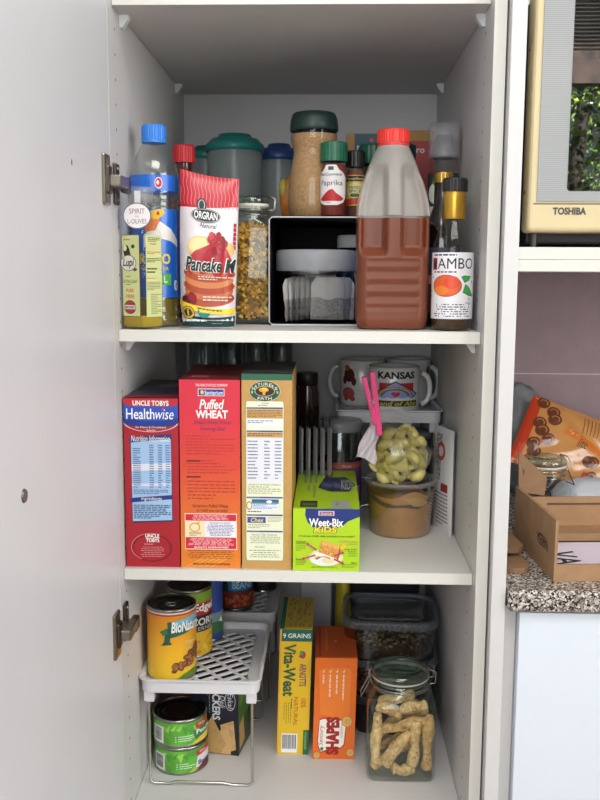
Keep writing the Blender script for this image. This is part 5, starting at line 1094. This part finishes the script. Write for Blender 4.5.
carton('tall yellow cracker carton with green 9 GRAINS band on bottom shelf', .206, .2585, .203, ZF, .2165, .14, YV, 0, YV, P(216, 176, 30, .4), P(216, 166, 34, .4), f_vita, t_vita, None, flap=True, cat='cracker box', name='cracker_box', shear=.025)
ORS = P(226, 108, 30, .4, coat=.2)
def f_sh(b, F):
    DO = P(196, 82, 22); b.poly(F, [(.1, .12), (.2, .095), (.8, .095), (.86, .12), (.86, .55), (.78, .62), (.16, .55)], P(232, 124, 44), 0)
    for k, (u, v) in enumerate(((.18, .33), (.34, .47), (.5, .53), (.66, .44))):
        b.lines(F, u, .16, u + .045, v, 1, P(236, 206, 180), 1, 100 + k, .8, vert=True); b.poly(F, [(u - .01, .115), (u + .02, .13), (u + .06, .1), (u + .03, .145)], P(236, 220, 200), 1)
    b.poly(F, [(.14, .6), (.24, .585), (.7, .6), (.8, .64), (.76, .86), (.66, .9), (.56, .88), (.2, .94), (.1, .85)], P(176, 44, 28), 1); b.poly(F, [(.15, .61), (.24, .597), (.7, .612), (.78, .645), (.74, .85), (.66, .885), (.56, .868), (.2, .925), (.12, .845)], P(238, 234, 226), 2)
    b.text(F, 'SHAPES', .31, .575, .63, .955, P(160, 30, 30), 3, bold=.06, rot=-90); b.text(F, 'Savoury', .13, .66, .27, .86, P(170, 40, 40), 3, shear=.2, rot=-90); b.oval(F, .22, .895, .04, .02, P(60, 120, 60), 3, 10); b.text(F, 'CRISPY', .66, .64, .71, .78, P(196, 120, 70), 3, rot=-90)
    for u, v, r in ((.8, .62, .13), (.9, .93, .09), (.1, .96, .08)): b.oval(F, u, v, r, r * .42, P(190, 140, 66), 4); b.oval(F, u, v, r * .85, r * .36, P(222, 180, 104), 5); b.lines(F, u - r * .5, v - r * .2, u + r * .5, v + r * .2, 4, P(180, 130, 70), 6, 110, .4, vert=True)
def t_sh(b, F):
    b.poly(F, [(0, 0), (1, 0), (1, .97), (0, .97)], P(192, 84, 36), 0); b.rect(F, .08, .03, .14, .95, P(160, 56, 36), 1); b.lines(F, .2, .1, .3, .9, 1, P(214, 120, 70), 1, 111, .4, vert=True); b.oval(F, .5, .5, .03, .04, P(226, 150, 90), 1, 8)
carton('orange savoury biscuit carton standing right of the yellow carton', .2645, .3325, .191, ZF, .1735, .128, ORS, 1, ORS, ORS, P(206, 92, 26, .4), f_sh, t_sh, None, flap=True, cat='cracker box', name='cracker_box', shear=.022)

# glass jar of ginger-like sticks
JX, JY = .4055, .178
clip_jar((JX, JY, ZF), 0, .0535, .012, .133, .0455, .157, 'large square glass clip jar of twisted sticks at front right', None, -1)
ST = [P(206, 176, 122, .75, noise=.16, scale=160, bump=.6), P(190, 156, 100, .75, noise=.2, scale=130, bump=.6)]
STR = P(172, 104, 64, .7)
sticks = [  # two ends inside the jar, label
 ((-.036, -.038, .02), (-.034, -.04, .098), 'upright twisted stick along the left wall of the jar'),
 ((-.04, -.036, .012), (.012, -.036, .062), 'twisted stick slanting up from the lower left corner of jar'),
 ((-.022, -.040, .016), (.012, -.038, .072), 'second slanting twisted stick right of the lower left one'),
 ((-.03, -.03, .07), (.04, -.034, .088), 'long nearly level twisted stick across the middle of the jar'),
 ((.016, -.041, .016), (.022, -.039, .09), 'upright twisted stick right of centre in the jar'),
 ((.036, -.040, .012), (.04, -.039, .098), 'upright twisted stick along the right wall of the jar'),
 ((-.012, -.041, .012), (.02, -.04, .009), 'short twisted stick lying on the floor of the jar'),
 ((-.02, -.02, .095), (.03, -.024, .105), 'level twisted stick on top of the pile in the jar'),
 ((-.03, .0, .098), (.02, -.01, .118), 'twisted stick poking up highest inside the jar'),
 ((-.03, .01, .02), (.03, .012, .05), 'twisted stick deep in the middle of the jar'),
 ((-.03, .025, .03), (.03, .02, .09), 'twisted stick at the back of the jar'),
 ((.0, .0, .06), (.035, .0, .085), 'short twisted stick in the middle layer of the jar'),
 ((-.038, -.028, .04), (-.03, .02, .07), 'twisted stick running back along the left side of jar'),
 ((-.036, -.03, .108), (.0, -.034, .098), 'short twisted stick near the left shoulder of the jar'),
 ((-.002, -.036, .106), (.036, -.03, .112), 'short twisted stick near the right shoulder of the jar'),
 ((.002, -.018, .03), (.036, -.014, .07), 'twisted stick behind the right upright pair in the jar'),
 ((.03, .03, .02), (.036, .0, .09), 'upright twisted stick at the back right of the jar')]
R = random.Random(17)
for i, (a, c, lab) in enumerate(sticks):
    a, c = [Vector((q[0] * 1.1, q[1] * 1.04, q[2] * 1.02)) for q in (a, c)]; d_ = c - a; n1 = d_.orthogonal().normalized(); n2 = d_.cross(n1).normalized(); pts = []; rr = []; n = 16; ph = R.uniform(0, 6)
    for k in range(n + 1):
        f = k / n; w = .002 * sin(pi * f) ; pts.append(a + d_ * f + n1 * w * sin(7 * f + ph) + n2 * w * cos(6 * f + ph)); rr.append((.0082 + .0014 * sin(9 * f + ph) + R.uniform(-.0007, .0007)) * (.72 if k in (0, n) else 1))
    b = MB().tube(pts, .006, ST[i % 2], 10, False, rr)
    for k in range(8):
        f = R.uniform(.08, .92); j = min(n - 1, int(f * n)); p = pts[j].lerp(pts[j + 1], f * n - j); an = R.uniform(-2.2, .2); dn = (Vector((cos(an) * .6, -abs(sin(an)) - .4, R.uniform(-.3, .5)))).normalized(); dn = (dn - d_.normalized() * dn.dot(d_.normalized())).normalized()
        b.ball(p + dn * (rr[j] - .0006), (.0013, .0013, .002), STR, 1)
    o = b.build('twisted_stick', None, (JX, JY, ZF + .006)); tag(o, lab, 'stick', 'twisted sticks in the jar')

# stack of kibble tubs
def kib_tub(label, x, y, z, hx, hy, h, fill, seed, dark=False):
    t = thing('food_tub', label, 'tub', (x, y, z), -3, 'rectangular lidded tubs')
    MB().loft([(hx * .84, hy * .84, .026, 0), (hx * .87, hy * .87, .028, .004), (hx * .97, hy * .97, .032, h - .012)], clear(196, 200, 204, .08, .5, .1, 2) if not dark else milky(40, 40, 44, .8, .3, (120, 120, 125)), cap1=False).build('body', t)
    LM = milky(116, 122, 130, .5, .3) if not dark else milky(64, 66, 70, .8, .3)
    b = MB().loft([(hx * .98, hy * .98, .032, h - .013), (hx, hy, .034, h - .012), (hx, hy, .034, h - .002), (hx * .985, hy * .985, .033, h), (hx * .9, hy * .88, .028, h)], LM, cap0=False, cap1=False)
    b.loft([(hx * .9, hy * .88, .028, h), (hx * .87, hy * .85, .026, h - .004)], LM, cap0=False, cap1=False)
    b.loft([(hx * .87, hy * .85, .026, h - .004), (hx * .8, hy * .76, .022, h - .0035)], clear(190, 194, 200, .14, .5, .1, 2) if not dark else LM, cap0=False)
    b.tube([(x, y, h - .003) for x, y in rsq(hx * .7, hy * .62, .02, 5)], .0009, LM, 5, True)
    b.build('lid', t)
    b = MB(); R = random.Random(seed); KM = [P(84, 62, 46, .8), P(130, 100, 72, .8), P(164, 134, 100, .8), P(58, 46, 40, .8)]
    for k in range(int(700 * fill)):
        q = R.random(); zz = R.uniform(.006, h * .62 * fill + .004); e = .80 + .1 * zz / h
        if q < .45: px, py = R.uniform(-hx * e + .008, hx * e - .008), -hy * e + R.uniform(.003, .009)
        elif q < .6: px, py = (hx * e - R.uniform(.004, .009)) * R.choice((-1, 1)), R.uniform(-hy * e + .02, hy * e - .02)
        else: px, py = R.uniform(-hx * .72, hx * .72), R.uniform(-hy * .72, hy * .72); zz = h * .62 * fill
        s = R.uniform(.003, .0048); b.ball((px, py, zz), (s, s * R.uniform(.6, 1), s * R.uniform(.5, .8)), R.choice(KM), 1)
    b.loft([(hx * .8, hy * .8, .024, .004), (hx * .8, hy * .8, .024, h * .58 * fill)], KM[0])
    o = b.build('kibble', None, (x, y, z)); o.rotation_euler = (0, 0, rad(-3)); tag(o, 'brown kibble filling ' + label.replace('clear ', 'the ', 1), 'kibble', None, 'stuff')
    return t
kib_tub('clear lidded tub at the bottom of the stack behind jar', .404, .337, ZF, .076, .074, .07, .0, 1, True)
kib_tub('clear kibble tub in the middle of the stack behind jar', .402, .333, ZF + .0702, .079, .074, .068, .9, 2)
kib_tub('clear kibble tub on top of the stack behind jar', .397, .328, ZF + .1385, .083, .077, .071, .75, 3)
t = thing('food_tub', 'black lidded tub at the back behind the kibble stack', 'tub', (.392, .505, ZF), 0)
MB().loft([(.062, .062, .02, 0), (.072, .072, .024, .235)], P(34, 34, 38, .35)).build('body', t); MB().loft([(.073, .073, .024, .2352), (.0765, .0765, .026, .2362), (.0765, .0765, .026, .245), (.07, .07, .024, .249)], P(58, 58, 62, .35)).build('lid', t)
t = thing('white_canister', 'tall plain white container at the back behind the cracker cartons', 'container', (.2665, .50, ZF))
MB().loft([(.029, .045, .006, 0), (.030, .046, .006, .004), (.030, .046, .006, .32)], P(190, 188, 196, .5)).build('body', t); MB().loft([(.0305, .0465, .006, .3202), (.0305, .0465, .006, .338), (.028, .044, .006, .34)], P(200, 198, 204, .5)).build('lid', t)
t = thing('yellow_packet', 'dull yellow packet peeking out at the back beside the white container', 'packet', (.318, .44, ZF))
R = random.Random(14); b = MB(); b.ball((0, 0, .135), (.016, .03, .135), P(176, 160, 40, .4, noise=.1, scale=30), 3, jit=.05, rnd=R); b.build('wrapping', t)

# ------------------------------------------------------------------ light, camera, world
def area(name, loc, target, sx, sy, power, col):
    l = bpy.data.lights.new(name, 'AREA'); l.shape = 'RECTANGLE'; l.size = sx; l.size_y = sy; l.energy = power; l.color = col
    o = bpy.data.objects.new(name, l); C.objects.link(o); o.location = loc
    o.rotation_euler = (Vector(target) - Vector(loc)).to_track_quat('-Z', 'Y').to_euler(); return o
area('window_daylight', (-.08, -2.97, 1.8), (.0, 0, 1.55), 1.5, 1.35, 35, (.93, .97, 1.0))  # key light just inside the added first window
area('ceiling_light', (.45, -1.25, 2.56), (.4, -.9, 0), 1.2, .6, 22, (1.0, .96, .9))
area('added_side_light', (2.3, -1.5, 1.75), (-.2, -.2, 1.4), 1.4, 1.3, 36, (.95, .97, 1.0))  # area light added on the right to brighten the open door
s = bpy.data.lights.new('sun', 'SUN'); s.energy = 45; s.angle = rad(1); so = bpy.data.objects.new('sun', s); C.objects.link(so); so.location = (0, 6, 9)
so.rotation_euler = Vector((-.15, -1, -.85)).to_track_quat('-Z', 'Y').to_euler()
w = bpy.data.worlds.new('daylight'); SC.world = w; w.use_nodes = True; bgd = w.node_tree.nodes['Background']
bgd.inputs['Color'].default_value = (.82, .9, 1.0, 1); bgd.inputs['Strength'].default_value = .32

yaw, pitch, roll = .03133, -.13847, .00538
cy, sy = cos(yaw), sin(yaw)
f = Vector((-sy * cos(pitch), cy * cos(pitch), sin(pitch))); r = Vector((cy, sy, 0)); u = r.cross(f)
r2 = r * cos(roll) + u * sin(roll); u2 = -r * sin(roll) + u * cos(roll)
cam = bpy.data.cameras.new('camera'); co = bpy.data.objects.new('camera', cam); C.objects.link(co)
co.matrix_world = Matrix(((r2.x, u2.x, -f.x, .28582), (r2.y, u2.y, -f.y, -1.2002), (r2.z, u2.z, -f.z, 1.31292), (0, 0, 0, 1)))
cam.sensor_fit = 'VERTICAL'; cam.sensor_height = 24; cam.lens = 905.52 / 800 * 24; cam.clip_start = .01
SC.camera = co
SC.cycles.transparent_max_bounces = 32; SC.cycles.max_bounces = 10
SC.view_settings.view_transform = 'Standard'; SC.view_settings.look = 'None'; SC.view_settings.gamma = 1; SC.view_settings.exposure = -0.12
